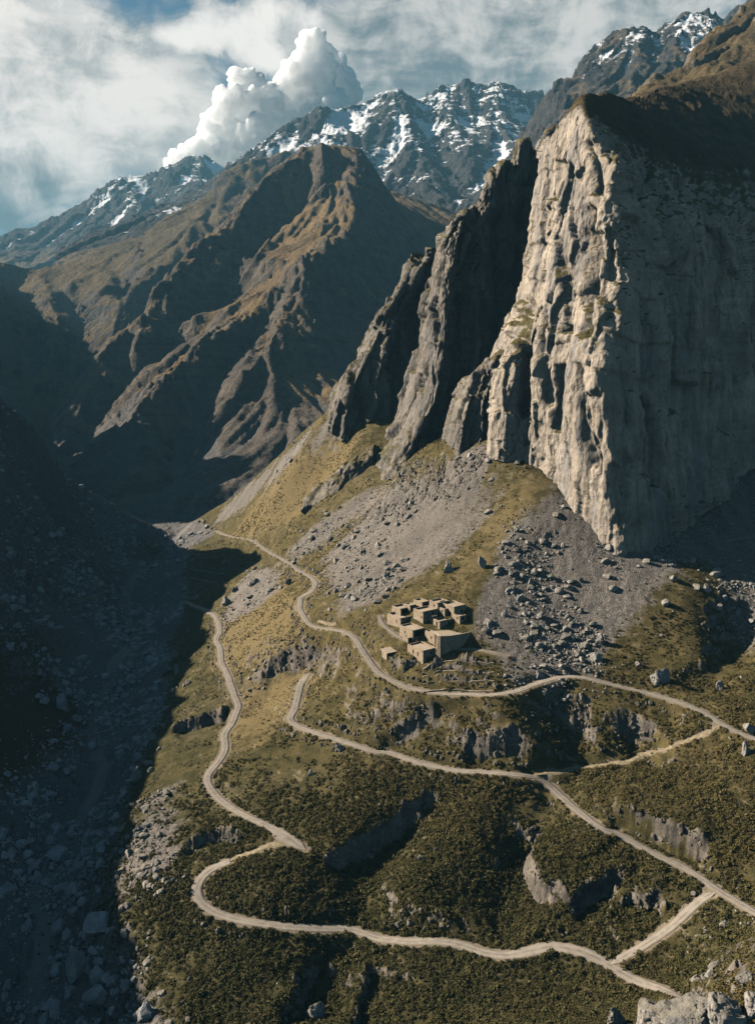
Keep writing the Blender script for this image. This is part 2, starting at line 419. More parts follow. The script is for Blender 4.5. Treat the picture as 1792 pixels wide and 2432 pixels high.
def scarp(px, h, Lc, bulge=.3, w=1.6, bl=9.):
    pts = hit_fn(G.at, [a[0] for a in px], [a[1] for a in px])
    x0, x1 = pts[:, 0].min() - 60, pts[:, 0].max() + 60; y0, y1 = pts[:, 1].min() - 60, pts[:, 1].max() + 60
    i0 = max(0, int((x0 - L.x0) / L.st)); i1 = min(L.nx, int((x1 - L.x0) / L.st)); j0 = max(0, int((y0 - L.y0) / L.st)); j1 = min(L.ny, int((y1 - L.y0) / L.st))
    s_ = np.s_[j0:j1, i0:i1]
    D, S, A = polydist(WX[s_], WY[s_], pts)
    sd = D * S; end = sstep(0, .16, A) * sstep(0, .16, 1 - A)
    end = end * np.exp(-(np.maximum(0, D - 3 * Lc) / Lc) ** 2)
    low = -h * sstep(-w, w, sd) * np.exp(-np.maximum(sd, 0) / Lc)
    hi = h * bulge * np.exp(-np.maximum(-sd, 0) / bl) * (1 - sstep(-w, w, sd))
    L.Z[s_] += (low + hi) * end
def trough(px, depth, wid):
    pts = hit_fn(G.at, [a[0] for a in px], [a[1] for a in px])
    D, S, A = polydist(WX, WY, pts)
    L.Z[:] -= depth * np.exp(-(D / wid) ** 2) * sstep(0, .15, A) * sstep(0, .15, 1 - A)
def hump(u, v, h, r):
    p = hit_fn(G.at, [u], [v])[0]
    L.Z[:] += h * np.exp(-((WX - p[0]) ** 2 + (WY - p[1]) ** 2) / r ** 2)
scarp([(1150,1640),(1090,1665),(1000,1712),(940,1745),(890,1785)], 4.2, 12, .3)
scarp([(1330,1815),(1270,1800),(1190,1785),(1130,1775),(1085,1800)], 5.5, 4.5, .35)
hump(1190,1720,3.5,17)
scarp([(1500,1800),(1440,1790),(1390,1775),(1350,1760)], 4.0, 5, .3)
scarp([(1610,1790),(1560,1775),(1530,1740),(1535,1700)], 6.0, 7, .4)
scarp([(1440,1745),(1410,1730),(1390,1690),(1400,1660)], 3.0, 5, .4)
scarp([(1060,1880),(1010,1912),(950,1940),(880,1985),(800,2020),(760,2040)], 4.6, 12, .35)
scarp([(1340,2160),(1305,2110),(1280,2050),(1272,1980),(1300,1925)], 4.5, 8, .5)
scarp([(1480,2090),(1440,2075),(1400,2110),(1350,2165)], 4.5, 9, .4)
scarp([(1700,2000),(1640,1990),(1560,1975),(1490,1955),(1430,1930)], 6.5, 8, .4)
scarp([(1600,2120),(1540,2130),(1490,2110)], 3.0, 7, .3)
scarp([(610,1985),(560,1985),(500,1985),(440,2000)], 4.0, 7, .3)
scarp([(560,1680),(500,1700),(440,1720),(395,1745)], 5.0, 9, .4)
scarp([(1160,2225),(1080,2200),(1000,2195),(900,2190)], 2.5, 5, .2)
scarp([(900,2270),(860,2330),(820,2400),(800,2431)], 3.5, 10, .4)
scarp([(780,2230),(720,2300),(690,2370),(680,2431)], 3.0, 11, .4)
scarp([(780,1510),(730,1530),(670,1560),(620,1600)], 4.0, 11, .35)
scarp([(1000,1560),(960,1590),(930,1575),(890,1560)], 2.2, 4, .3)
trough([(790,1510),(700,1560),(630,1630),(600,1700)], 2.8, 9)
trough([(1330,1605),(1340,1700),(1345,1820),(1260,1960),(1190,2100),(1150,2240)], 5.5, 11)
trough([(1000,1900),(900,2010),(860,2100),(850,2210),(790,2300),(760,2431)], 5.0, 9)
trough([(1720,1390),(1760,1480),(1720,1560),(1650,1660)], 4.5, 8)
trough([(1250,1260),(1340,1400),(1380,1600)], 2.5, 14)
trough([(1600,1650),(1560,1720),(1480,1800)], 2.5, 8)
hump(1500,1880,2.5,14); hump(900,1880,3.0,18); hump(640,2110,2.5,12); hump(1000,2120,3.0,16); hump(1150,1990,3.0,16)
for q_ in range(4):   # terraces below the village
    scarp([(1180,1574+q_*22),(1100,1572+q_*22),(1045,1572+q_*22),(1000,1590+q_*18)], 2.0, 2.6, .25, .4, 4)
for q_ in range(5):
    scarp([(570,1352+q_*12),(520,1350+q_*12),(470,1345+q_*13),(440,1340+q_*12)], 1.2, 4.0, .2, .6, 4)

def H1(x, y):
    return G.at(x, y) + L.lin(x, y, L.Z)

# ---- roads: centre lines found on the ground, graded, then cut into the slope
road_px = {
 'upper': ([(512,1260),(526,1268),(556,1276),(599,1283),(621,1299),(648,1317),(686,1336),(708,1355),(735,1369),(751,1382),(744,1401),(714,1421),(711,1448),(730,1478),(746,1493),(784,1494),(817,1498),(844,1513),(855,1538),(872,1560),(893,1597),(925,1614),(974,1636),(1028,1647),(1110,1650),(1175,1650),(1241,1640),(1284,1619),(1328,1605),(1366,1602),(1415,1616),(1491,1636),(1573,1655),(1644,1677),(1682,1696),(1709,1720),(1747,1739),(1792,1756),(1850,1775),(1930,1795),(2020,1812)], 2.5),
 'middle': ([(733,1603),(714,1628),(706,1658),(700,1685),(684,1712),(703,1726),(763,1745),(806,1758),(850,1772),(896,1785),(936,1791),(974,1804),(1012,1818),(1083,1831),(1153,1835),(1219,1836),(1268,1840),(1295,1859),(1325,1889),(1355,1913),(1399,1949),(1437,1971),(1491,1995),(1546,2025),(1600,2050),(1655,2080),(1698,2112),(1742,2140),(1792,2172),(1850,2205),(1950,2250)], 2.8),
 'left': ([(444,1431),(463,1440),(490,1448),(512,1464),(520,1483),(523,1500),(513,1521),(523,1538),(526,1576),(539,1598),(550,1630),(561,1663),(569,1677),(561,1690),(556,1709),(531,1745),(537,1777),(523,1805),(489,1845),(497,1871),(520,1898),(561,1927),(610,1949),(654,1971),(689,1992),(708,2008),(725,2018)], 2.8),
 'bottom': ([(545,2046),(501,2063),(471,2090),(463,2120),(474,2145),(501,2167),(545,2180),(588,2189),(654,2198),(735,2204),(834,2208),(872,2223),(896,2233),(974,2236),(1045,2232),(1083,2240),(1137,2262),(1203,2273),(1246,2265),(1290,2246),(1355,2249),(1410,2270),(1459,2300),(1480,2322),(1519,2338),(1573,2352),(1611,2371),(1650,2395)], 3.1),
 'link': ([(1450,2290),(1491,2268),(1535,2243),(1589,2208),(1627,2170),(1666,2131),(1700,2118)], 2.6),
 'grassy': ([(1275,1841),(1344,1826),(1415,1821),(1491,1805),(1546,1791),(1627,1761),(1676,1745),(1706,1722)], 1.5),
 'turn': ([(700,2008),(656,1998),(616,2017),(572,2033),(545,2046)], 1.9),
 'village': ([(1200,1556),(1150,1543),(1112,1540),(1060,1541)], 1.6),
 'lane': ([(901,1462),(904,1480),(922,1496),(941,1509),(962,1520)], 1.6),
 'ledge': ([(1725,1284),(1750,1278),(1792,1275),(1850,1272)], 2.2),
}
def smooth_line(P, n):
    P = np.asarray(P, float)
    d = np.r_[0, np.cumsum(np.linalg.norm(np.diff(P, axis=0), axis=1))]
    t = np.linspace(0, d[-1], max(8, int(d[-1] / n)))
    Q = np.stack([np.interp(t, d, P[:, i]) for i in range(P.shape[1])], -1)
    return Q
def relax(Q, it, z_it=0):
    for _ in range(it):
        M = Q.copy(); M[1:-1, :2] = .25 * Q[:-2, :2] + .5 * Q[1:-1, :2] + .25 * Q[2:, :2]; Q = M
    for _ in range(z_it):
        M = Q.copy(); M[1:-1, 2] = .25 * Q[:-2, 2] + .5 * Q[1:-1, 2] + .25 * Q[2:, 2]; Q = M
    return Q
RD = Raster(-170, 190, 150, 720, .5)
RDd = np.full((RD.ny, RD.nx), 99.); RDz = np.zeros((RD.ny, RD.nx)); RDw = np.zeros((RD.ny, RD.nx))
roads = {}
for nm, (px, w) in road_px.items():
    px2 = smooth_line(np.array(px, float), 4.0)
    P3 = hit_fn(H1, px2[:, 0], px2[:, 1])
    # drop jumps where the line slips over an edge
    Q = smooth_line(P3, .7); Q = relax(Q, 25, 120)
    Q[:, 2] = .0 + relax(np.c_[Q[:, :2], H1(Q[:, 0], Q[:, 1])], 0, 160)[:, 2]
    roads[nm] = (Q, w)
    rr = 9.0; nb = int(rr / RD.st)
    for x, y, z in Q:
        ci = int(round((x - RD.x0) / RD.st)); cj = int(round((y - RD.y0) / RD.st))
        i0, i1, j0, j1 = max(0, ci - nb), min(RD.nx, ci + nb + 1), max(0, cj - nb), min(RD.ny, cj + nb + 1)
        if i1 <= i0 or j1 <= j0: continue
        s_ = np.s_[j0:j1, i0:i1]
        d = np.hypot(RD.X[s_] - x, RD.Y[s_] - y) - w / 2
        m = d < RDd[s_]
        RDd[s_][m] = d[m]; RDz[s_][m] = z; RDw[s_][m] = w
RDz = np.where(RDd < 50, RDz, 0)
def road_at(x, y): return RD.lin(x, y, RDd, 99.), RD.lin(x, y, RDz)

# ---- kinds of ground, as regions on the map
def region(px):
    return hit_fn(H1, [a[0] for a in px], [a[1] for a in px])[:, :2]
def inside(X, Y, poly):
    c = np.zeros(X.shape, bool); n = len(poly)
    for i in range(n):
        (x1, y1), (x2, y2) = poly[i], poly[(i + 1) % n]
        c ^= ((y1 > Y) != (y2 > Y)) & (X < (x2 - x1) * (Y - y1) / (y2 - y1 + 1e-12) + x1)
    return c
K = Raster(-420, 330, 130, 860, 1.5)
KX = K.X + 5 * fbm2(K.X, K.Y, 22, 4, .6, 61); KY = K.Y + 5 * fbm2(K.X, K.Y, 22, 4, .6, 62)
def mask(polys, soft):
    m = np.zeros(K.X.shape)
    for p in polys: m = np.maximum(m, inside(KX, KY, region(p)).astype(float))
    return gblur(m, 2.8 * soft / K.st)
K_scree = mask([
  [(1322,1140),(1248,1200),(1178,1300),(1140,1390),(1105,1445),(1150,1520),(1190,1560),(1200,1630),(1290,1612),(1370,1595),(1420,1560),(1500,1490),(1570,1390),(1640,1330),(1690,1310),(1720,1400),(1792,1560),(1900,1500),(1900,1050),(1700,1150),(1600,1230),(1475,1310),(1420,1260)],
  [(1180,1045),(1070,1100),(960,1150),(850,1240),(760,1330),(790,1395),(830,1470),(880,1440),(940,1400),(1000,1370),(1085,1312),(1172,1192),(1225,1092)],
  [(900,1140),(830,1190),(720,1270),(680,1325),(750,1305),(840,1225),(930,1165)],
  [(805,985),(715,1045),(612,1130),(535,1200),(508,1236),(545,1226),(628,1158),(745,1075),(850,1003)],
  [(545,1480),(640,1430),(660,1360),(600,1350),(540,1420)],
  [(395,1850),(430,1930),(440,2060),(390,2120),(290,2120),(300,2020),(340,1930)],
  [(1600,2150),(1700,2190),(1680,2230),(1620,2240)],[(1640,2330),(1720,2290),(1792,2215),(1792,2260),(1700,2340)],
  [(590,1580),(650,1570),(660,1620),(600,1625)],
 ], 2.0)
K_gold = mask([
  [(1270,1060),(1230,1130),(1150,1230),(1090,1330),(1040,1400),(1000,1425),(1080,1440),(1150,1400),(1190,1320),(1290,1180),(1300,1120)],
  [(860,1000),(740,1060),(640,1150),(540,1270),(610,1280),(700,1220),(790,1130),(850,1060)],
  [(760,1100),(860,1070),(740,1200),(640,1270),(620,1250)],
  [(640,1340),(560,1400),(520,1500),(540,1600),(640,1560),(720,1480),(700,1400)],
  [(870,1460),(800,1480),(860,1520),(900,1580),(960,1540),(920,1490)],
  [(540,1640),(600,1600),(700,1560),(760,1560),(740,1640),(700,1700),(640,1760),(560,1800),(545,1740)],
  [(900,1250),(1000,1230),(900,1330),(780,1400),(760,1360)],
 ], 3.0)
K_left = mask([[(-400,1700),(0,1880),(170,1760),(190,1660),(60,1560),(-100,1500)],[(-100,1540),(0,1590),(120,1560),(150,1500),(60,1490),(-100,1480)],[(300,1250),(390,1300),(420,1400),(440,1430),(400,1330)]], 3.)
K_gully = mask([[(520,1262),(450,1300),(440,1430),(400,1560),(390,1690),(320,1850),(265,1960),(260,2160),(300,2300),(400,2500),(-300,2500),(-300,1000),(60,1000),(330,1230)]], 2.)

KS = Raster(-420, 330, 130, 860, 1.5); KS.Z = H1(KS.X, KS.Y)
K_str = np.clip(.6 * downslope_streaks(KS, 14, 60, 33, 14) + .5 * downslope_streaks(KS, 5, 26, 34, 10), -2.5, 2.5)
K_scree = np.clip(K_scree + .16 * K_str * (K_scree > .02) * (K_scree < .98) + .10 * np.minimum(K_str, 0) * (K_scree >= .5), 0, 1)
K_gold = np.clip(K_gold + .12 * K_str * (K_gold > .05), 0, 1)
BED = hit_fn(H1, [60,109,87,136,202,245,218,240,272,327,305,305,327,392,414,452], [2432,2268,2104,1995,1930,1859,1734,1679,1603,1521,1467,1402,1363,1314,1271,1244])
K_bed = np.exp(-(polydist(KX, KY, BED)[0] / 4.2) ** 2)
def near_attrs(x, y, P):
    n = normals_z(P); slope = 1 - np.abs(n[..., 2])
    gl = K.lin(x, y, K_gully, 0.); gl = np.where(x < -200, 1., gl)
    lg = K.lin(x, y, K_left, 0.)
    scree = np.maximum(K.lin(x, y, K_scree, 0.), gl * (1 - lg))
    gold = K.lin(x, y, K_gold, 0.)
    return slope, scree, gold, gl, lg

def build_near():
    nth, nr = 880, 690
    X, Y = polar(-34, 36, nth, 118, 1020, nr)
    Z = H1(X, Y)
    P = np.stack([X, Y, Z], -1)
    slope, scree, gold, gl, lg = near_attrs(X, Y, P)
    rd, rz = road_at(X, Y)
    off = sstep(.3, 3.0, rd)
    n1 = fbm2(X, Y, 14, 4, .5, 71); n2 = fbm2(X, Y, 3.2, 3, .55, 72); n3 = fbm2(X, Y, 1.3, 2, .5, 73)
    far_ = .24 * sstep(430, 520, Y) * sstep(-160, -130, X)
    rockk = sstep(.20, .38, slope - far_ + .06 * n2)
    rid = fbm2(X, Y, 7, 4, .6, 74, True)
    Z = Z + off * (.55 * n1 + .18 * n2 + scree * (.30 * n2 + .16 * n3) + rockk * (.9 * facets(X / 4., Y / 4., Z / 5., 780) + .5 * facets(X / 1.6, Y / 1.6, Z / 2., 790) + .8 * rid + .7 * fbm2(X, Y, 3., 3, .6, 79, True) + .6 * n2 + .4 * n3))
    bed = K.lin(X, Y, K_bed, 0.)
    Z = Z + gl * (1 - lg) * (1 - .8 * bed) * (.5 * facets(X / 3.5, Y / 3.5, Z / 5., 770) + 1.2 * fbm2(X, Y, 9, 4, .6, 75, True) + .35 * n3) - .8 * bed
    cut = 1 - sstep(.6, 3.4, rd)
    Z = Z * (1 - cut) + rz * cut
    P[..., 2] = Z
    n = normals_z(P); rock = sstep(.26, .40, 1 - far_ - np.abs(n[..., 2]) + .10 * n2 + .04 * n1) * sstep(.2, 1.5, rd)
    rock = np.maximum(rock * (1 - .75 * scree), gl * .6 * sstep(.32, .45, 1 - np.abs(n[..., 2]) + .08 * n2)) * sstep(2.0, 5.5, rd + 1.5 * n2)
    dirt = 1 - sstep(.0, 2.2, rd + .8 * n2)
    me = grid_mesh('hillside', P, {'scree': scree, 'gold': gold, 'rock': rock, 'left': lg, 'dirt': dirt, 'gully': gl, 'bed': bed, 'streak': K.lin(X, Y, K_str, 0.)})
    o = tag(obj('hillside', me, M['ground']), 'steep valley floor and grassy hillside with scree crossed by dirt roads', None, None, 'structure')
    # the same ground beyond the fine mesh
    C = Raster(-700, 460, -60, 1160, 8.0)
    Zc = H1(C.X, C.Y)
    th = np.degrees(np.arctan2(C.X, C.Y)); r = np.hypot(C.X, C.Y)
    fine = (th > -33) & (th < 35) & (r > 124) & (r < 1000)
    Zc = Zc + 3.0 * fbm2(C.X, C.Y, 40, 4, .55, 77) * (r > 124) - .6
    Pc = np.stack([C.X, C.Y, Zc], -1)
    keep = ~(fine[:-1, :-1] & fine[1:, :-1] & fine[:-1, 1:] & fine[1:, 1:])
    s2, sc2, g2, gl2, lg2 = near_attrs(C.X, C.Y, Pc)
    zc = np.zeros_like(Zc)
    me2 = grid_mesh('valley_ground', Pc, {'scree': np.maximum(sc2, .6), 'gold': g2, 'rock': sstep(.2, .4, s2), 'left': lg2, 'dirt': zc, 'gully': gl2, 'bed': zc, 'streak': zc}, keep)
    tag(obj('valley_ground', me2, M['ground']), 'ground of the valley and its left ridge beyond the frame', None, None, 'structure')
    return X, Y, Z
def ground(x, y):        # height of the finished ground without its fine roughness
    x = np.asarray(x, float); y = np.asarray(y, float)
    z = H1(x, y); rd, rz = road_at(x, y); c = 1 - sstep(.6, 3.4, rd)
    return z * (1 - c) + rz * c

# ------------------------------------------------------------------ materials
M = {}
def m_ground(k, pos):
    scree, gold, rock, left, dirt, gully, bed, streak = [k.attr(a) for a in ('scree', 'gold', 'rock', 'left', 'dirt', 'gully', 'bed', 'streak')]
    big = k.noise(pos, .035, 4, .6); mid = k.noise(pos, .22, 5, .62); fin = k.noise(pos, 1.4, 5, .65); vf = k.noise(pos, 4.5, 3, .6)
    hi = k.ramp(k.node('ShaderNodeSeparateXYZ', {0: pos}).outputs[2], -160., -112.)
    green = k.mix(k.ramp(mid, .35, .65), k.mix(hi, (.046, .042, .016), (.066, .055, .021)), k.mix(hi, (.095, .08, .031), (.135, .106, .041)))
    golden = k.mix(k.ramp(fin, .3, .7), (.135, .104, .046), (.23, .172, .08))
    gsel = k.ramp(k.m('ADD', gold, k.m('MULTIPLY', k.m('SUBTRACT', mid, .5), 1.3)), .3, .75)
    grass = k.mix(gsel, green, golden)
    grass = k.mix(k.ramp(fin, .52, .75, 0., .55), grass, (.040, .043, .016))
    grass = k.mix(k.ramp(k.m('MULTIPLY', vf, big), .30, .42, 0., .5), grass, (.22, .185, .125))
    tl = k.noise(k.mapping(pos, (.09, .09, 1.15)), 1., 3, .6)
    grass = k.mix(k.m('MULTIPLY', k.ramp(tl, .57, .66), k.ramp(mid, .45, .62, 0., .75)), grass, (.25, .205, .135))
    # loose stone: grains of different tone
    st = k.vor(pos, .9, 'F1', 'Color'); st2 = k.vor(pos, 2.4, 'F1', 'Color')
    s1 = k.node('ShaderNodeSeparateColor', {0: st}).outputs[0]; s2 = k.node('ShaderNodeSeparateColor', {0: st2}).outputs[0]
    tone = k.m('ADD', k.m('MULTIPLY', s1, .35), k.m('MULTIPLY', s2, .65))
    stone = k.mix(k.ramp(tone, .1, .95), (.085, .079, .073), (.25, .232, .212))
    stone = k.mix(1., stone, (1.02, .985, .93), 'MULTIPLY'); stone = k.mix(k.ramp(streak, .2, 1.4, 0., .45), stone, (.27, .25, .22)); stone = k.mix(k.ramp(streak, -.2, -1.3, 0., .45), stone, (.085, .078, .07))
    stone = k.mix(k.ramp(big, .4, .65, 0., .7), stone, k.mix(tone, (.135, .118, .10), (.25, .215, .18)))
    rk = k.mix(k.ramp(mid, .3, .7), (.085, .075, .063), (.25, .215, .175))
    rk = k.mix(k.ramp(fin, .5, .7, 0., .6), rk, (.075, .068, .06))
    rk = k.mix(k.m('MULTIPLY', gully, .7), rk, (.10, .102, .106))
    ssel = k.ramp(k.m('ADD', scree, k.m('MULTIPLY', k.m('SUBTRACT', k.m('ADD', k.m('MULTIPLY', mid, .5), k.m('MULTIPLY', fin, .5)), .5), 2.3)), .38, .64)
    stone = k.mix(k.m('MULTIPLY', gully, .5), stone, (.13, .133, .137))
    stone = k.mix(k.m('MULTIPLY', k.ramp(k.m('ADD', bed, k.m('MULTIPLY', k.m('SUBTRACT', mid, .5), .8)), .4, .7), .8), stone, (.24, .225, .21))
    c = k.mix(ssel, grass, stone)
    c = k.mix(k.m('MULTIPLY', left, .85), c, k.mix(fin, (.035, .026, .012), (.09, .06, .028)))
    c = k.mix(k.ramp(rock, .25, .7), c, rk)
    c = k.mix(k.m('MULTIPLY', k.ramp(k.m('ADD', dirt, k.m('MULTIPLY', k.m('SUBTRACT', fin, .5), .9)), .45, .8), .8), c, (.30, .245, .18))
    h = k.m('ADD', k.m('MULTIPLY', fin, .6), k.m('MULTIPLY', vf, .5))
    h = k.m('ADD', h, k.m('MULTIPLY', k.m('MULTIPLY', k.vor(pos, 1.6), scree), -.6))
    return c, k.bump(h, .9, .45), .95
M['ground'] = material('hillside_ground', m_ground)

def m_road(k, pos):
    side = k.attr('side')
    n = k.noise(pos, .5, 5, .6); f = k.noise(pos, 5., 4, .65); g = k.vor(pos, 7.)
    c = k.mix(k.ramp(n, .3, .7), (.27, .235, .19), (.40, .355, .295))
    c = k.mix(k.ramp(f, .45, .7, 0., .5), c, (.24, .20, .155))
    ed = k.m('ABSOLUTE', side)
    rut = k.m('SUBTRACT', 1., k.ramp(k.m('ABSOLUTE', k.m('SUBTRACT', ed, .42)), .05, .28))
    c = k.mix(k.m('MULTIPLY', rut, .30), c, (.45, .40, .335))
    c = k.mix(k.ramp(k.m('ADD', ed, k.m('MULTIPLY', k.m('SUBTRACT', n, .5), 1.1)), .75, 1.05, 0., .8), c, (.20, .16, .105))
    mid_ = k.m('MULTIPLY', k.m('SUBTRACT', 1., k.ramp(ed, .02, .26)), k.ramp(k.noise(pos, .18, 4, .6), .42, .62))
    c = k.mix(k.m('MULTIPLY', mid_, .55), c, (.17, .14, .08))
    return c, k.bump(k.m('ADD', f, k.m('MULTIPLY', g, .5)), .6, .15), .95
M['road'] = material('dusty_gravel', m_road)
def m_gtrack(k, pos):
    n = k.noise(pos, .8, 5, .65)
    return k.mix(k.ramp(n, .35, .65), (.17, .14, .07), (.36, .30, .20)), k.bump(n, .5, .2), .95
M['track'] = material('grassy_track', m_gtrack)

def rock_fn(light, dark, grass_amt=.6, sc_=1., stain=.7, warm=(.42, .30, .19)):
    def fn(k, pos):
        nz = k.node('ShaderNodeSeparateXYZ', {0: k.n.new('ShaderNodeNewGeometry').outputs['Normal']}).outputs[2]
        ver = k.mapping(pos, (.16 * sc_, .16 * sc_, .012 * sc_)); ver2 = k.mapping(pos, (.5 * sc_, .5 * sc_, .05 * sc_))
        strat = k.mapping(pos, (.01 * sc_, .01 * sc_, .14 * sc_), (R(6), R(-9), 0))
        a = k.noise(ver, 1., 5, .65, .4); b = k.noise(ver2, 1., 5, .65, .3); c0 = k.noise(pos, .05 * sc_, 5, .6); f = k.noise(pos, .55 * sc_, 6, .68)
        s = k.noise(strat, 1., 4, .6, .6)
        cr = k.vor(k.vm('ADD', k.mapping(pos, (.10 * sc_, .10 * sc_, .045 * sc_)), k.vm('SCALE', k.noise(pos, .15 * sc_, 3, .6, out=1), scale=.8)), 1., 'DISTANCE_TO_EDGE')
        c = k.mix(k.ramp(c0, .3, .7), dark, light)
        c = k.mix(k.ramp(a, .48, .72, 0., stain), c, tuple(v * .42 for v in dark))
        c = k.mix(k.ramp(b, .5, .68, 0., .45), c, warm)
        c = k.mix(k.ramp(k.noise(k.mapping(pos, (.09 * sc_, .09 * sc_, .008 * sc_), (0, 0, 0), (7, 3, 1)), 1., 4, .6, .3), .50, .62, 0., .6), c, tuple(sum(dark) / 3 * q for q in (.80, .79, .80)))
        c = k.mix(k.ramp(s, .52, .66, 0., .35), c, tuple(v * .6 for v in dark))
        c = k.mix(k.ramp(f, .5, .75, 0., .6), c, tuple(v * .45 for v in dark))
        c = k.mix(k.ramp(cr, .0, .02, .25, 0.), c, (.04, .036, .03))
        if grass_amt > 0:
            g = k.m('ADD', nz, k.m('MULTIPLY', k.m('SUBTRACT', f, .5), .8))
            c = k.mix(k.m('MULTIPLY', k.ramp(g, .52, .70), grass_amt), c, k.mix(k.noise(pos, .3, 4, .6), (.05, .052, .016), (.15, .115, .042)))
        h = k.m('ADD', k.m('MULTIPLY', f, .7), k.m('MULTIPLY', b, .5)); h = k.m('ADD', h, k.m('MULTIPLY', k.vor(k.mapping(pos, (.5 * sc_, .5 * sc_, .3 * sc_)), 1.), .5))
        h = k.m('ADD', h, k.m('MULTIPLY', k.ramp(cr, 0., .04), .15))
        return c, k.bump(h, 1.0, 1.0 / sc_), .92
    return fn
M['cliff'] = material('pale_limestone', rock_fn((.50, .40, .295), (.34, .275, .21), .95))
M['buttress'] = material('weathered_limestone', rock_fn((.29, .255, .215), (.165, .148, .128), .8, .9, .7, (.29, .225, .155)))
M['boulder'] = material('boulder_rock', rock_fn((.46, .425, .375), (.30, .28, .25), .35, 4., .4, (.30, .25, .19)))
M['crag'] = material('crag_rock', rock_fn((.30, .265, .22), (.17, .152, .13), .5, 4., .5, (.26, .21, .15)))
M['boulder_dark'] = material('gully_rock', rock_fn((.46, .455, .445), (.31, .31, .31), 0, 4., .4, (.14, .13, .12)))

def mountain_fn(rock_a, rock_b, turf_a, turf_b, sc_=1.):
    def fn(k, pos):
        snow, turf, chan, talus = [k.attr(a) for a in ('snow', 'turf', 'chan', 'talus')]
        big = k.noise(pos, .006 * sc_, 5, .62); mid = k.noise(pos, .03 * sc_, 6, .66); f = k.noise(pos, .12 * sc_, 5, .68)
        strat = k.noise(k.mapping(pos, (.003 * sc_, .003 * sc_, .06 * sc_), (R(14), R(-12), 0)), 1., 5, .62, .8)
        c = k.mix(k.ramp(mid, .3, .7), rock_a, rock_b)
        c = k.mix(k.ramp(strat, .5, .64, 0., .4), c, tuple(v * .5 for v in rock_a))
        c = k.mix(k.ramp(f, .5, .72, 0., .5), c, tuple(v * .5 for v in rock_a))
        tc = k.mix(k.ramp(big, .35, .65), turf_a, turf_b)
        tc = k.mix(k.ramp(f, .5, .75, 0., .6), tc, tuple(v * .55 for v in turf_a))
        c = k.mix(k.ramp(k.m('ADD', turf, k.m('MULTIPLY', k.m('SUBTRACT', mid, .5), 1.2)), .35, .65), c, tc)
        c = k.mix(k.ramp(k.m('ADD', talus, k.m('MULTIPLY', k.m('SUBTRACT', mid, .5), .8)), .4, .7), c, k.mix(f, (.10, .095, .09), (.19, .175, .16)))
        sn = k.ramp(k.m('ADD', snow, k.m('MULTIPLY', k.m('SUBTRACT', k.m('ADD', k.m('MULTIPLY', strat, .6), k.m('MULTIPLY', f, .4)), .5), 1.3)), .45, .55)
        c = k.mix(sn, c, (.80, .81, .83))
        h = k.m('ADD', k.m('MULTIPLY', mid, 1.), k.m('MULTIPLY', f, .45))
        h = k.m('ADD', h, k.m('MULTIPLY', strat, .2))
        h = k.m('ADD', h, k.m('MULTIPLY', k.noise(pos, .4 * sc_, 3, .7), .22))
        h = k.m('MULTIPLY', h, k.m('SUBTRACT', 1., k.m('MULTIPLY', sn, .8)))
        return c, k.bump(h, 1., 12. / sc_), .95
    return fn
M['brown'] = material('brown_mountain_ground', mountain_fn((.085, .074, .062), (.19, .155, .12), (.17, .118, .062), (.25, .175, .09)))
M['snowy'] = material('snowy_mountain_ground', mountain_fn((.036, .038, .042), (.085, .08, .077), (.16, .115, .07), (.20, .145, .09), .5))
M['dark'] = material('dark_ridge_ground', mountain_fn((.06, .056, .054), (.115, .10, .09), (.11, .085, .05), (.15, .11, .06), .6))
M['turf'] = material('high_turf_ground', mountain_fn((.16, .135, .11), (.27, .225, .18), (.11, .082, .042), (.17, .125, .06), 1.6))

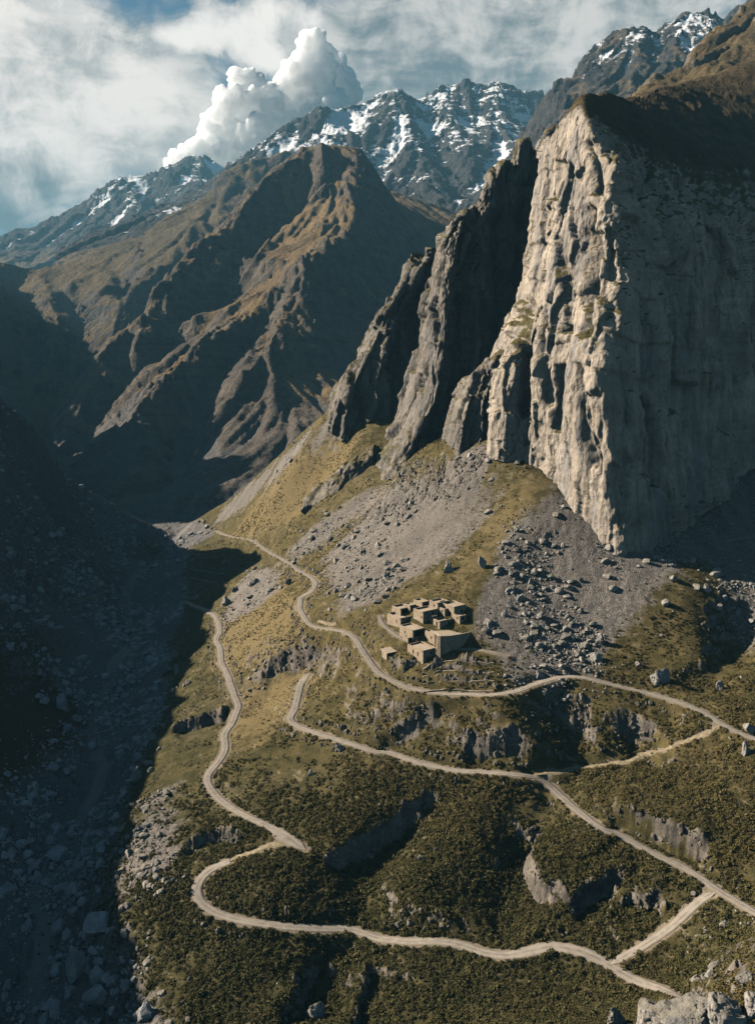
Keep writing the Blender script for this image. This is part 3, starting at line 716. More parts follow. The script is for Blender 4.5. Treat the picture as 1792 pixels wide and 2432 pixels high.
# ------------------------------------------------------------------ mountains
def skyline(pts, y):     # (u,v[,y]) list -> points at the given distance
    return [tuple(W(p[0], p[1], p[2] if len(p) > 2 else y)) for p in pts]
def massif(name, label, mat, box, step, lines, extra, blur, amp, wls, polargrid, snow_fn, seed, turf_fn=None, rough=(30., 2.2), ridge_amp=0., calm_top=None):
    ra = Raster(*box, step)
    pts = []; edges = []
    for ln in lines:
        b = len(pts); pts += [tuple(p) for p in ln]; edges += [(b + i, b + i + 1) for i in range(len(ln) - 1)]
    pts += [tuple(p) for p in extra]
    ra.tin(pts, edges); base = ra.Z.copy(); ra.blur(blur)
    st = 0
    for (wl, ln_, a_), s in zip(wls, range(9)):
        q = downslope_streaks(ra, wl, ln_, seed + 10 * s, wl * .6)
        q = .45 * q + (1.1 * np.abs(q) - .85 if s % 2 else .85 - 1.1 * np.abs(q))
        st = st + a_ * q
    gy, gx = np.gradient(ra.Z, step); sl = np.hypot(gx, gy)
    st = st * np.clip(sl / .5, .15, 1.2)
    if calm_top: st = st * sstep(calm_top[1], calm_top[0], ra.Z)
    nz = fbm2(ra.X, ra.Y, rough[0] * 6, 5, .55, seed + 3, True) * ridge_amp
    ra.Z = ra.Z + amp * st + nz
    X, Y = polar(*polargrid)
    Z = ra.at(X, Y) + rough[1] * fbm2(X, Y, rough[0], 4, .6, seed + 5)
    gsl = ra.lin(X, Y, np.clip((sl - .5) / .4, 0, 1)); wxx = X + rough[0] * fbm2(X, Y, rough[0] * 2, 3, .5, seed + 6)
    Z = Z + gsl * rough[1] * (2.6 * facets(wxx / (rough[0] * 1.5), Y / (rough[0] * 1.5), Z / (rough[0] * 2.5), seed + 60) + 1.2 * facets(wxx / (rough[0] * .6), Y / (rough[0] * .6), Z / rough[0], seed + 70))
    P = np.stack([X, Y, Z], -1)
    n = normals_z(P); slope = 1 - np.abs(n[..., 2]); chan = ra.lin(X, Y, st)
    snow = snow_fn(X, Y, Z, slope, chan, n)
    turf = turf_fn(X, Y, Z, slope, chan, n) if turf_fn else sstep(.36, .22, slope)
    tal = np.zeros_like(Z) 
    me = grid_mesh(name, P, {'snow': snow, 'turf': turf, 'chan': chan, 'talus': sstep(-60, -130, Z + 18 * chan) if name == 'brown_mountain' else tal})
    tag(obj(name, me, mat), label, None, None, 'structure')
    return ra
zero = lambda X, Y, Z, s, c, n: np.zeros_like(Z)
def V3(l): return skyline(l, 0)

# brown mountain behind the village valley
top1 = (722,352,2150); top2 = (850,347,2250)
brown_lines = [
  V3([top1,(616,436,1990),(518,523,1830),(447,572,1730),(381,649,1620),(330,715,1530),(289,763,1460),(240,860,1380),(190,960,1290),(150,1030,1200),(110,1075,1120)]),      # left rib
  V3([top1,(760,344,2180),(800,341,2215),top2]),
  V3([top2,(852,385,2120),(845,470,1920),(830,545,1760),(741,608,1560),(703,682,1450),(665,760,1360),(637,818,1300),(620,900,1220),(612,980,1150),(585,1080,1050),(540,1170,930)]),   # cliffy spur
  V3([(741,608,1560),(680,655,1510),(616,714,1440),(545,780,1350),(463,834,1270),(380,895,1180),(310,949,1100),(330,1020,1060),(330,1120,990),(300,1190,930)]),    # wedge
  V3([(745,440,2040),(700,500,1930),(640,560,1830),(560,625,1720),(480,700,1610),(420,790,1500),(360,830,1430),(320,900,1340),(280,960,1270)]),   # middle rib
  # gullies
  V3([(700,575,1950),(610,650,1800),(540,720,1680),(470,800,1580),(400,860,1470),(330,940,1370),(250,1020,1280),(190,1080,1180),(160,1110,1080)]),
  V3([(600,520,1930),(520,590,1830),(430,680,1710),(370,760,1600),(320,820,1510),(270,900,1410)]),
  V3([(680,735,1480),(640,800,1420),(560,880,1320),(500,940,1240),(450,1010,1160),(420,1080,1090),(400,1150,1000),(380,1200,920)]),
  V3([(900,700,1700),(850,800,1500),(790,880,1320),(730,960,1180),(690,1030,1080),(640,1110,1000),(600,1180,900)]),
]
brown_extra = V3([(900,440,2350),(960,540,2300),(1040,640,2200),(1000,720,1900),(960,800,1650),(1100,760,1800),(900,900,1300),(800,1000,1150),(1100,900,1300),
   (700,420,2600),(850,430,2700),(560,560,2700),(450,690,2500),(330,830,2300),(200,930,2100),(150,980,1900),(110,1020,1700),(80,1060,1500),(70,1090,1300),(60,1120,1150),
   (0,1000,1900),(0,1040,1600),(-100,1040,1500),(-100,960,2500),(-200,1070,1300)])
brown_extra += [(-260,860,-178),(-150,860,-178),(0,860,-176),(-420,860,-180),(-420,1000,-178),(-700,1000,-178),(200,860,-150),(500,900,-100),(700,1300,0),(900,2800,300),(500,2800,380),(-200,2800,250),(-900,2800,150),(-1200,2600,50),(-1200,1300,-170),(700,2300,400)]
LIST_MOUNT = []
def build_mountains():
    massif('brown_mountain', 'brown ridged mountain with grassy spurs in the middle distance', M['brown'], (-1250, 900, 850, 2850), 4.0,
        brown_lines, brown_extra, 9, 1.0, [(80, 200, 7.0), (34, 90, 5.0), (15, 36, 2.4)], (-32, 15, 520, 862, 2750, 430), zero, 100,
        lambda X, Y, Z, s, c, n: sstep(.40, .24, s + .03 * c) * sstep(-120, 0, Z), (22., 1.8), 5., (455., 545.))
    # snowy mountain in the centre
    sk = V3([(500,440,4300),(539,400,4350),(599,360,4400),(654,327,4450),(703,294,4500),(740,272,4500),(763,261,4500),(784,264,4520),(850,253,4560),(900,226,4600),(941,218,4600),(1001,234,4650),(1039,210,4700),(1094,202,4700),(1175,197,4750),(1219,210,4750),(1295,234,4800),(1360,300,4850)])
    ribs = [V3([(763,261,4500),(790,330,4150),(840,420,3700),(900,520,3300),(960,620,2900)]), V3([(941,218,4600),(960,290,4250),(1000,380,3800),(1040,470,3300),(1060,560,2900)]),
            V3([(1039,210,4700),(1075,300,4200),(1120,400,3700),(1150,480,3200)]), V3([(1175,197,4750),(1190,290,4250),(1210,380,3700),(1230,480,3200)]),
            V3([(654,327,4450),(660,400,4000),(600,470,3600),(540,560,3200),(470,650,2900)]),
            V3([(850,290,4400),(890,380,3950),(950,480,3500),(1010,580,3000)]), V3([(1010,290,4450),(1040,380,3950),(1090,480,3400)]), V3([(1110,270,4450),(1150,370,3900),(1180,460,3400)]),
            V3([(720,330,4350),(740,420,3900),(700,520,3400),(640,640,2900)])]
    ex = V3([(400,560,3200),(300,640,3000),(1320,420,3600),(1400,500,3200),(800,760,2700),(1100,760,2700),(500,800,2700),(300,850,2700),(1400,800,2700)])
    ex += [(-1500,5600,300),(0,5600,600),(1200,5600,600),(-1800,2650,-50),(1800,2650,200),(1800,5600,500),(-1800,5000,100)]
    # snow lies high, in the fall-line channels and on the gentler steps
    massif('snowy_mountain', 'dark rock mountain streaked with snow at the centre of the skyline', M['snowy'], (-1850, 1850, 2650, 5650), 9.0, [sk] + ribs, ex, 12, 1.0,
        [(130, 420, 14.), (50, 160, 6.)], (-20, 14, 520, 2680, 5300, 380),
        lambda X, Y, Z, s, c, n: np.clip(.235 + sstep(520, 1150, Z) * .30 + (-.012 * c) + .45 * (.34 - s) + .36 * fbm2(X + .5 * Y, Y * .35, 60, 5, .75, 210), 0, 1) * sstep(330, 560, Z), 200,
        lambda X, Y, Z, s, c, n: sstep(.38, .2, s) * sstep(600, 300, Z) * .7, (40., 6.), 22.)
    # dark ridge in front of the far snowy range
    sk = V3([(-130,600,2620),(0,654,2600),(22,667,2620),(93,643,2680),(163,632,2750),(218,605,2820),(283,583,2900),(354,539,3020),(409,507,3120),(480,469,3220),(537,406,3320),(600,372,3420),(690,360,3520)])
    ribs = [V3([(93,643,2680),(120,720,2300),(130,800,2050),(110,900,1850)]), V3([(218,605,2820),(250,700,2350),(260,760,2150)]), V3([(354,539,3020),(330,640,2500),(300,720,2200)]), V3([(480,469,3220),(450,560,2700),(380,640,2350)]),
            V3([(0,654,2600),(10,760,2200),(20,880,1900),(30,960,1700)]), V3([(150,700,2500),(190,790,2230),(170,880,2000),(130,960,1800)]), V3([(50,720,2450),(65,820,2150),(60,920,1900)]), V3([(290,650,2600),(300,740,2330)]), V3([(-120,630,2550),(-100,800,2000),(-80,960,1600)])]
    ex = V3([(600,500,3100),(560,640,2600),(400,800,2300),(200,950,1800),(100,1040,1500),(0,1040,1400),(-200,1000,1300),(-450,1000,1300),(-90,720,2900),(20,730,3000),(140,720,3100),(260,690,3200),(400,620,3400),(-60,760,3300),(-25,985,1550),(-25,940,1750),(-25,890,1950),(-25,800,2180),(-28,730,2400)]) + [(-780,1200,160),(-900,1310,250),(-1000,1450,300),(-1040,1640,340),(-1160,1850,400),(-1360,2250,400),(-1480,2700,440),(-1700,2850,660),(-1900,3050,840),(-1500,1500,100),(-2000,2900,300),(-1900,3700,0),(-900,3800,50),(0,3900,200),(-2200,2500,100),(-2200,1200,0),(-900,1250,-100)]  # last points hold an off-frame crest, added to throw shadow on ridge and valley
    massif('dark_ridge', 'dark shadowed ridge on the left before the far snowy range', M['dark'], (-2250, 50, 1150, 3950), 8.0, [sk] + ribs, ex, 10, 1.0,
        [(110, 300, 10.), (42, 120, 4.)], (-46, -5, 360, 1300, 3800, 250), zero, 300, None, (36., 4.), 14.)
    # far snowy range on the left
    sk = V3([(-250,560,6000),(-100,590,6000),(0,569,6000),(33,545,6000),(104,534,6050),(131,518,6050),(202,485,6100),(229,463,6100),(280,432,6150),(305,428,6150),(349,425,6200),(403,387,6300),(430,387,6300),(469,373,6350),(512,381,6400),(560,410,6450),(640,460,6500)])
    ribs = [V3([(305,428,6150),(330,520,5400),(290,600,4700),(230,680,4200)]), V3([(403,387,6300),(420,480,5600),(400,560,5000),(350,620,4500)]), V3([(131,518,6050),(160,590,5300),(120,660,4700)]), V3([(33,545,6000),(40,620,5200),(10,700,4600)]),
            V3([(360,470,5900),(360,560,5200),(300,650,4500)]), V3([(220,520,5700),(220,600,5100),(170,680,4500)]), V3([(470,420,6000),(480,500,5400),(450,600,4700)]), V3([(80,580,5600),(80,660,4900)])]
    ex = V3([(600,600,5000),(500,700,4300),(0,760,4200),(-200,700,4600)]) + [(-4200,7000,0),(-1000,7500,200),(-3900,4100,0),(300,7400,500),(300,4100,200)]
    massif('snowy_range', 'far hazy range with snow gullies at the left edge of the skyline', M['snowy'], (-4250, 350, 4100, 7500), 12.0, [sk] + ribs, ex, 16, 1.0,
        [(170, 520, 17.), (70, 220, 8.)], (-34, -4, 380, 4150, 7300, 240),
        lambda X, Y, Z, s, c, n: np.clip(.22 + sstep(620, 1300, Z) * .34 - .015 * c + .45 * (.34 - s) + .30 * fbm2(X + .5 * Y, Y * .35, 90, 5, .7, 410), 0, 1) * sstep(500, 760, Z), 400,
        lambda X, Y, Z, s, c, n: sstep(.36, .22, s) * sstep(900, 500, Z) * .6, (50., 7.), 30.)
    # rocky snowy peaks on the right
    sk = V3([(1180,420,2500),(1230,354,2550),(1270,270,2600),(1292,229,2600),(1325,195,2620),(1339,182,2620),(1348,205,2630),(1366,163,2650),(1400,130,2680),(1437,103,2700),(1475,76,2720),(1491,71,2720),(1518,70,2730),(1551,90,2760),(1570,68,2780),(1589,54,2800),(1627,30,2820),(1671,28,2840),(1714,49,2860),(1760,20,2880),(1850,-40,2900),(2000,-60,2950)])
    ribs = [V3([(1339,182,2620),(1330,280,2250),(1310,380,1900),(1290,480,1600)]), V3([(1437,103,2700),(1430,200,2300),(1400,300,1900)]), V3([(1518,70,2730),(1500,170,2350),(1470,260,2000)]), V3([(1627,30,2820),(1600,130,2400),(1560,230,2000)]),
            V3([(1390,200,2450),(1370,300,2050)]), V3([(1480,150,2480),(1450,240,2150)]), V3([(1570,130,2550),(1530,220,2200)]), V3([(1714,49,2860),(1690,150,2400),(1650,260,1900)])]
    ex = V3([(1200,560,1900),(1100,700,1600),(1150,520,2200),(1500,500,1500),(1800,400,1500),(2000,300,1600)]) + [(300,3400,300),(1200,3600,500),(2200,3600,600),(2200,1450,200),(0,1450,-50)]
    massif('snowy_peaks', 'grey rock peaks with snow patches above the right-hand cliff', M['snowy'], (100, 2250, 1450, 3650), 7.0, [sk] + ribs, ex, 9, 1.0,
        [(90, 300, 9.), (35, 110, 4.)], (6, 31, 330, 1480, 3500, 260),
        lambda X, Y, Z, s, c, n: np.clip(.17 + sstep(560, 950, Z) * .34 - .018 * c + .45 * (.34 - s) + .28 * fbm2(X, Y * .5, 60, 5, .7, 510), 0, 1) * sstep(560, 700, Z), 500,
        lambda X, Y, Z, s, c, n: sstep(.42, .26, s) * .5, (26., 4.), 16.)
    # lit shoulder behind the cliff, right edge
    sk = V3([(1380,300,900),(1450,240,940),(1535,200,1000),(1600,188,1050),(1640,130,1120),(1682,82,1180),(1720,52,1240),(1764,14,1300),(1800,-10,1340),(1900,-120,1420),(2100,-220,1500)])
    ribs = [V3([(1682,82,1180),(1680,150,1040),(1670,220,900)]), V3([(1764,14,1300),(1770,100,1120),(1780,190,940)]), V3([(1600,188,1050),(1590,260,900)])]
    ex = V3([(1400,420,800),(1600,360,780),(1800,330,780),(2100,200,900)]) + [(300,1500,50),(700,1900,200),(1100,1500,300),(1100,760,250),(250,760,60)]
    massif('high_shoulder', 'sunlit brown shoulder rising behind the cliff at the right edge', M['turf'], (200, 1150, 760, 1950), 4.0, [sk] + ribs, ex, 6, 1.0,
        [(45, 130, 4.), (18, 50, 1.8)], (15, 34, 260, 790, 1850, 220), zero, 600, lambda X, Y, Z, s, c, n: sstep(.46, .32, s + .02 * c), (14., 1.8), 9.)

# ------------------------------------------------------------------ cliffs: lofted control nets, then weathered
def catmull(Pc, n, axis):
    Pc = np.moveaxis(np.asarray(Pc, float), axis, 0); m = len(Pc)
    t = np.linspace(0, m - 1, n); i = np.minimum(t.astype(int), m - 2); f = (t - i).reshape((-1,) + (1,) * (Pc.ndim - 1))
    g = lambda k_: Pc[np.clip(k_, 0, m - 1)]
    a, b, c, d = g(i - 1), g(i), g(i + 1), g(i + 2)
    r = .5 * (2 * b + (c - a) * f + (2 * a - 5 * b + 4 * c - d) * f ** 2 + (3 * b - 3 * c + d - a) * f ** 3)
    return np.moveaxis(r, 0, axis)
def proj(P):
    x, y, z = P[..., 0], P[..., 1], P[..., 2]
    dep = y * CP - z * SP; up = y * SP + z * CP
    return CU + F_PX * x / dep, CV - F_PX * up / dep
def cliff(name, label, mat, net, nc, nr, seed, flute=(14., 3.2), blocks=(9., 2.0), fine=(2.2, .55), grooves=(), ledge=1.2, calm=None, block_amp=1., shade_amp=0., jag=0.):
    C = np.array([[W(*p) for p in row] for row in net])        # rows bottom -> top, columns left -> right
    P = catmull(catmull(C, nr, 0), nc, 1)
    if jag:
        sx = np.cumsum(np.r_[0, np.linalg.norm(np.diff(P[nr // 2, :, :2], axis=0), axis=1)]); zz_ = np.zeros_like(sx)
        jg = facets(sx / 9., zz_ + .5, zz_ + .5, seed + 5, 1.6) + .6 * facets(sx / 3.5, zz_ + .5, zz_ + .5, seed + 6, 1.6)
        P[..., 2] += jag * jg[None, :] * sstep(.35, .85, np.linspace(0, 1, nr))[:, None]
    n = normals_z(P)
    cen = P.mean((0, 1)); 
    x, y, z = P[..., 0], P[..., 1], P[..., 2]
    wx = x + 3 * fbm3(x, y, z, 25, 3, .5, seed + 50); wy = y + 3 * fbm3(y, z, x, 25, 3, .5, seed + 51)
    fl = fbm3(wx, wy, z * .07, flute[0], 3, .5, seed, True)
    fl2 = fbm3(wx, wy, z * .12, flute[0] * 2.6, 2, .5, seed + 7)
    bl = fbm3(wx, wy, z * .35, blocks[0], 4, .55, seed + 20)
    q = vnoise3(wx / 10. + .3 * z / 20., wy / 10., z / 24., seed + 33); qb = .6 * np.round(q * 3.) / 3. + .4 * q
    q2 = vnoise3(wx / 4., wy / 4., z / 9., seed + 34); qb2 = np.round(q2 * 2.5) / 2.5
    fi = fbm3(x, y, z, fine[0], 3, .6, seed + 30)
    zl = z + .25 * x - .1 * y + 9 * fbm3(x, y, z, 34, 3, .5, seed + 9)
    lm = sstep(-.1, .4, fbm3(x, y, z, 40, 2, .5, seed + 12))
    le = ((zl / 17.) % 1.)
    big = fbm3(wx, wy, z * .55, 46, 3, .55, seed + 70)
    f1 = facets(wx / 15, wy / 15, (z + .4 * x) / 48, seed + 80); f2 = facets(wx / 6, wy / 6, (z - .3 * x) / 21, seed + 90); f3 = facets(x / 2.4, y / 2.4, z / 6.5, seed + 100)
    d = flute[1] * (.8 * fl + 1.5 * fl2) + .6 * blocks[1] * bl + 3.5 * big + .6 * qb2 + fine[1] * fi + ledge * lm * (1 - le) * 1.6 + block_amp * (2.3 * f1 + 1.0 * f2 + .40 * f3) * (1 + shade_amp * sstep(.5, .62, np.linspace(0, 1, P.shape[1]))[None, :])
    u, v = proj(P)
    for pts, wid, dep in grooves:
        D, S, A = polydist(u + 5 * fbm3(x, y, z, 9, 2, .5, seed + 60), v, np.array(pts, float))
        d = d - dep * np.exp(-(D / wid) ** 2) * sstep(0, .1, A) * sstep(0, .1, 1 - A)
    k_ = np.ones(P.shape[0])
    if calm is not None: k_ = np.interp(np.linspace(0, len(net) - 1, nr), np.arange(len(net)), calm)
    d = gblur(d, .6) * k_[:, None]
    P = P + n * d[..., None]
    at = {'turfy': np.repeat((1 - k_)[:, None], P.shape[1], 1)}
    me = grid_mesh(name, P, at)
    tag(obj(name, me, mat), label, None, None, 'structure')
    return P

def m_cliff_turf(k, pos):
    base = rock_fn((.52, .445, .355), (.32, .278, .23), .95, 1., .85, (.44, .34, .235))
    c, nrm, r = base(k, pos)
    t = k.attr('turfy'); mid = k.noise(pos, .12, 5, .65); f = k.noise(pos, .7, 4, .65)
    tc = k.mix(k.ramp(mid, .35, .65), (.050, .038, .022), (.10, .072, .036))
    tc = k.mix(k.ramp(f, .5, .7, 0., .6), tc, (.035, .030, .016))
    s = k.ramp(k.m('ADD', t, k.m('MULTIPLY', k.m('SUBTRACT', mid, .5), .9)), .35, .6)
    return k.mix(s, c, tc), nrm, r
M['cliff'] = material('pale_limestone_cliff', m_cliff_turf)

def build_cliffs():
    net = [
     [(1140,1075,500),(1172,1085,421),(1260,1130,408),(1350,1215,380),(1475,1345,349),(1560,1300,366),(1660,1225,392),(1780,1150,425),(1960,1060,480)],
     [(1150,1000,500),(1178,1005,422),(1262,1030,410),(1345,1090,385),(1452,1190,355),(1560,1170,370),(1665,1130,396),(1785,1060,432),(1970,990,485)],
     [(1165,890,500),(1192,895,425),(1258,900,412),(1335,905,388),(1425,920,360),(1540,920,376),(1665,910,402),(1790,890,438),(1980,850,490)],
     [(1200,790,500),(1232,790,433),(1285,790,416),(1350,790,393),(1438,790,365),(1560,780,383),(1665,770,408),(1792,760,444),(1985,740,495)],
     [(1235,690,500),(1264,690,444),(1305,690,421),(1368,690,397),(1452,690,371),(1580,680,390),(1670,670,414),(1795,665,450),(1990,650,500)],
     [(1260,580,500),(1284,580,447),(1318,580,426),(1382,580,402),(1446,585,379),(1580,590,396),(1675,600,420),(1798,610,456),(1990,600,505)],
     [(1275,460,500),(1298,460,450),(1328,460,431),(1378,455,408),(1452,463,391),(1580,500,407),(1680,530,427),(1800,560,462),(1990,570,510)],
     [(1285,350,500),(1308,345,453),(1335,330,436),(1382,330,415),(1428,358,404),(1530,420,418),(1660,470,440),(1805,510,475),(1990,520,520)],
     [(1295,345,510),(1312,325,458),(1340,285,442),(1375,250,430),(1405,270,425),(1500,330,450),(1660,370,500),(1810,380,550),(1990,380,600)],
     [(1310,360,540),(1322,335,480),(1350,285,460),(1385,238,450),(1437,224,480),(1500,234,540),(1600,205,620),(1735,165,690),(1990,30,780)],
     [(1310,420,580),(1330,380,540),(1360,330,520),(1400,290,520),(1450,260,560),(1520,260,620),(1620,240,700),(1750,210,780),(2000,90,870)],
    ]
    gr = [([(1404,480),(1402,560),(1404,640),(1400,720),(1404,810)], 11, 15), ([(1332,860),(1330,930),(1327,1030)], 11, 13), ([(1330,480),(1342,420),(1350,380)], 16, 4),
          ([(1262,700),(1240,800),(1255,850),(1245,1000)], 11, 8), ([(1345,560),(1352,700),(1345,800)], 7, 5), ([(1310,700),(1300,850),(1305,980)], 7, 5), ([(1385,860),(1392,980),(1410,1120)], 7, 5), ([(1400,330),(1425,400),(1420,470)], 12, 7), ([(1450,520),(1470,600),(1440,690),(1460,760)], 16, 3), ([(1600,600),(1620,800),(1600,1000)], 22, 5), ([(1530,700),(1540,900),(1520,1150)], 20, 4), ([(1720,640),(1700,850),(1720,1050)], 24, 5)]
    cliff('main_cliff', 'tall pale limestone cliff with a sunlit left face and dark right face', M['cliff'], net, 470, 470, 900, (13., 2.2), (10., 2.4), (2.4, .5), gr, .8, [1,1,1,1,1,1,1,.9,.35,.3,.3], 1., .25)
    # dark wall joining the main cliff to the fin beyond it
    net = [
     [(880,1210,560.0),(905,1180,505.0),(949,1130,480.7),(986,1112,490.9),(1039,1088,499.7),(1100,1060,505.0),(1250,1050,540.0),(1400,1050,590.0)],
     [(900,1100,560.0),(935,1090,507.0),(970,1062,487.2),(1005,1046,497.6),(1054,1025,506.5),(1110,1000,512.0),(1255,990,546.0),(1400,990,570.0)],
     [(965,960,570.0),(1005,955,512.0),(1027,952,497.6),(1052,946,506.2),(1088,938,513.5),(1130,930,518.0),(1260,920,551.0),(1400,920,580.0)],
     [(1000,830,580.0),(1025,830,518.0),(1049,835,505.4),(1072,834,512.8),(1103,832,519.1),(1140,830,523.0),(1265,820,556.0),(1400,820,590.0)],
     [(1020,720,590.0),(1035,715,524.0),(1059,717,511.4),(1082,717,518.4),(1113,716,524.3),(1150,715,528.0),(1270,705,560.0),(1400,705,600.0)],
     [(1040,620,600.0),(1052,610,530.0),(1075,604,518.3),(1097,600,524.9),(1129,595,530.5),(1165,590,534.0),(1275,580,564.0),(1400,580,610.0)],
     [(1055,590,610.0),(1070,560,540.0),(1092,535,528.3),(1112,518,534.5),(1141,496,539.8),(1175,470,543.0),(1280,430,570.0),(1400,430,620.0)],
     [(1070,600,630.0),(1085,545,570.0),(1103,517,550.2),(1124,489,552.6),(1155,450,554.7),(1190,405,556.0),(1300,338,580.0),(1400,330,640.0)],
     [(1080,640,680.0),(1095,570,640.0),(1114,542,631.0),(1135,514,626.4),(1165,475,622.4),(1200,430,620.0),(1310,370,620.0),(1400,360,700.0)],
    ]
    gr = [([(1085,640),(1110,760),(1090,900),(1070,1020)], 16, 5), ([(1180,500),(1190,700),(1170,900)], 20, 5), ([(1240,470),(1235,700),(1230,900)], 18, 4)]
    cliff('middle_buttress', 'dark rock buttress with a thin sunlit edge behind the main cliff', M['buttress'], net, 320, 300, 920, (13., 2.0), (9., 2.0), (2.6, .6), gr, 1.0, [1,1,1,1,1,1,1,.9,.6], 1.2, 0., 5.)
    net = [
     [(765,1055,640),(782,1050,604),(808,1048,584),(832,1045,583.5),(865,1045,584),(905,1075,585),(1000,1085,622),(1100,1070,655)],
     [(772,1010,640),(792,995,605),(814,985,585),(836,982,585),(866,976,585.5),(903,968,586),(1000,965,626),(1100,960,660)],
     [(790,950,645.0),(815,930,608.0),(834,916,588.2),(854,909,589.0),(882,900,589.6),(915,890,590.0),(1010,890,632.0),(1100,890,670.0)],
     [(850,870,650.0),(865,850,613.0),(876,839,595.9),(889,833,596.8),(908,824,597.5),(930,815,598.0),(1015,815,638.0),(1100,815,680.0)],
     [(890,790,660.0),(905,770,618.0),(916,759,603.6),(925,755,604.6),(939,750,605.5),(955,745,606.0),(1020,740,642.0),(1100,740,690.0)],
     [(930,740,670.0),(945,720,624.0),(954,706,611.4),(962,699,612.5),(972,690,613.4),(985,680,614.0),(1025,680,646.0),(1100,690,700.0)],
     [(970,690,690.0),(985,660,640.0),(993,644,629.2),(998,638,625.3),(1006,631,622.0),(1015,622,620.0),(1035,640,640.0),(1100,680,720.0)],
     [(990,720,740.0),(1000,680,690.0),(1006,663,681.0),(1011,657,680.6),(1017,649,680.2),(1025,640,680.0),(1040,660,690.0),(1100,700,770.0)],
    ]
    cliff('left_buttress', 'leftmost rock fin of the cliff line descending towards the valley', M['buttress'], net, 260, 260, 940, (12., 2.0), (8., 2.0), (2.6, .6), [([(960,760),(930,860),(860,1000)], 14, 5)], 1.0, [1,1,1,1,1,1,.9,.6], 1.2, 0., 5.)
    net = [
     [(1040,1130,490.0),(1062,1110,455.0),(1082,1096,438.8),(1099,1088,439.3),(1123,1077,439.7),(1150,1065,440.0),(1230,1060,470.0)],
     [(1050,1050,490.0),(1075,1035,457.0),(1093,1026,441.7),(1108,1022,442.2),(1130,1016,442.7),(1155,1010,443.0),(1230,1010,475.0)],
     [(1070,980,495.0),(1092,970,459.0),(1107,964,445.5),(1120,962,446.1),(1138,958,446.7),(1160,955,447.0),(1235,955,480.0)],
     [(1090,930,500.0),(1112,920,463.0),(1127,911,451.3),(1139,908,451.6),(1155,904,451.8),(1175,900,452.0),(1240,900,485.0)],
     [(1115,900,510.0),(1135,885,472.0),(1147,874,461.2),(1156,868,460.7),(1170,859,460.3),(1185,850,460.0),(1245,830,490.0)],
     [(1125,920,540.0),(1145,900,510.0),(1156,891,501.0),(1165,886,500.6),(1179,878,500.2),(1195,870,500.0),(1245,850,520.0)],
    ]
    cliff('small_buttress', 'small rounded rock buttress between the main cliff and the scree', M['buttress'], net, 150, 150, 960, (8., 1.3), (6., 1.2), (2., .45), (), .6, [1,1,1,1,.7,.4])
    # low rock rib half buried in the grass slope
    net = [
     [(705,1262,560),(722,1245,545),(760,1215,535),(810,1170,530),(880,1120,540)],
     [(712,1238,562),(728,1222,547),(768,1185,538),(818,1145,533),(885,1095,545)],
     [(725,1205,566),(745,1180,551),(782,1145,542),(828,1115,538),(890,1075,552)],
     [(748,1170,575),(768,1145,562),(800,1118,553),(842,1092,550),(895,1065,565)],
     [(760,1170,590),(780,1150,580),(815,1125,575),(850,1100,570),(900,1075,585)],
    ]
    cliff('rock_rib', 'low dark rock rib half buried in the grass slope', M['buttress'], net, 130, 90, 980, (6., 1.2), (5., 1.4), (2., .5), (), .5, [1,1,1,.8,.4])

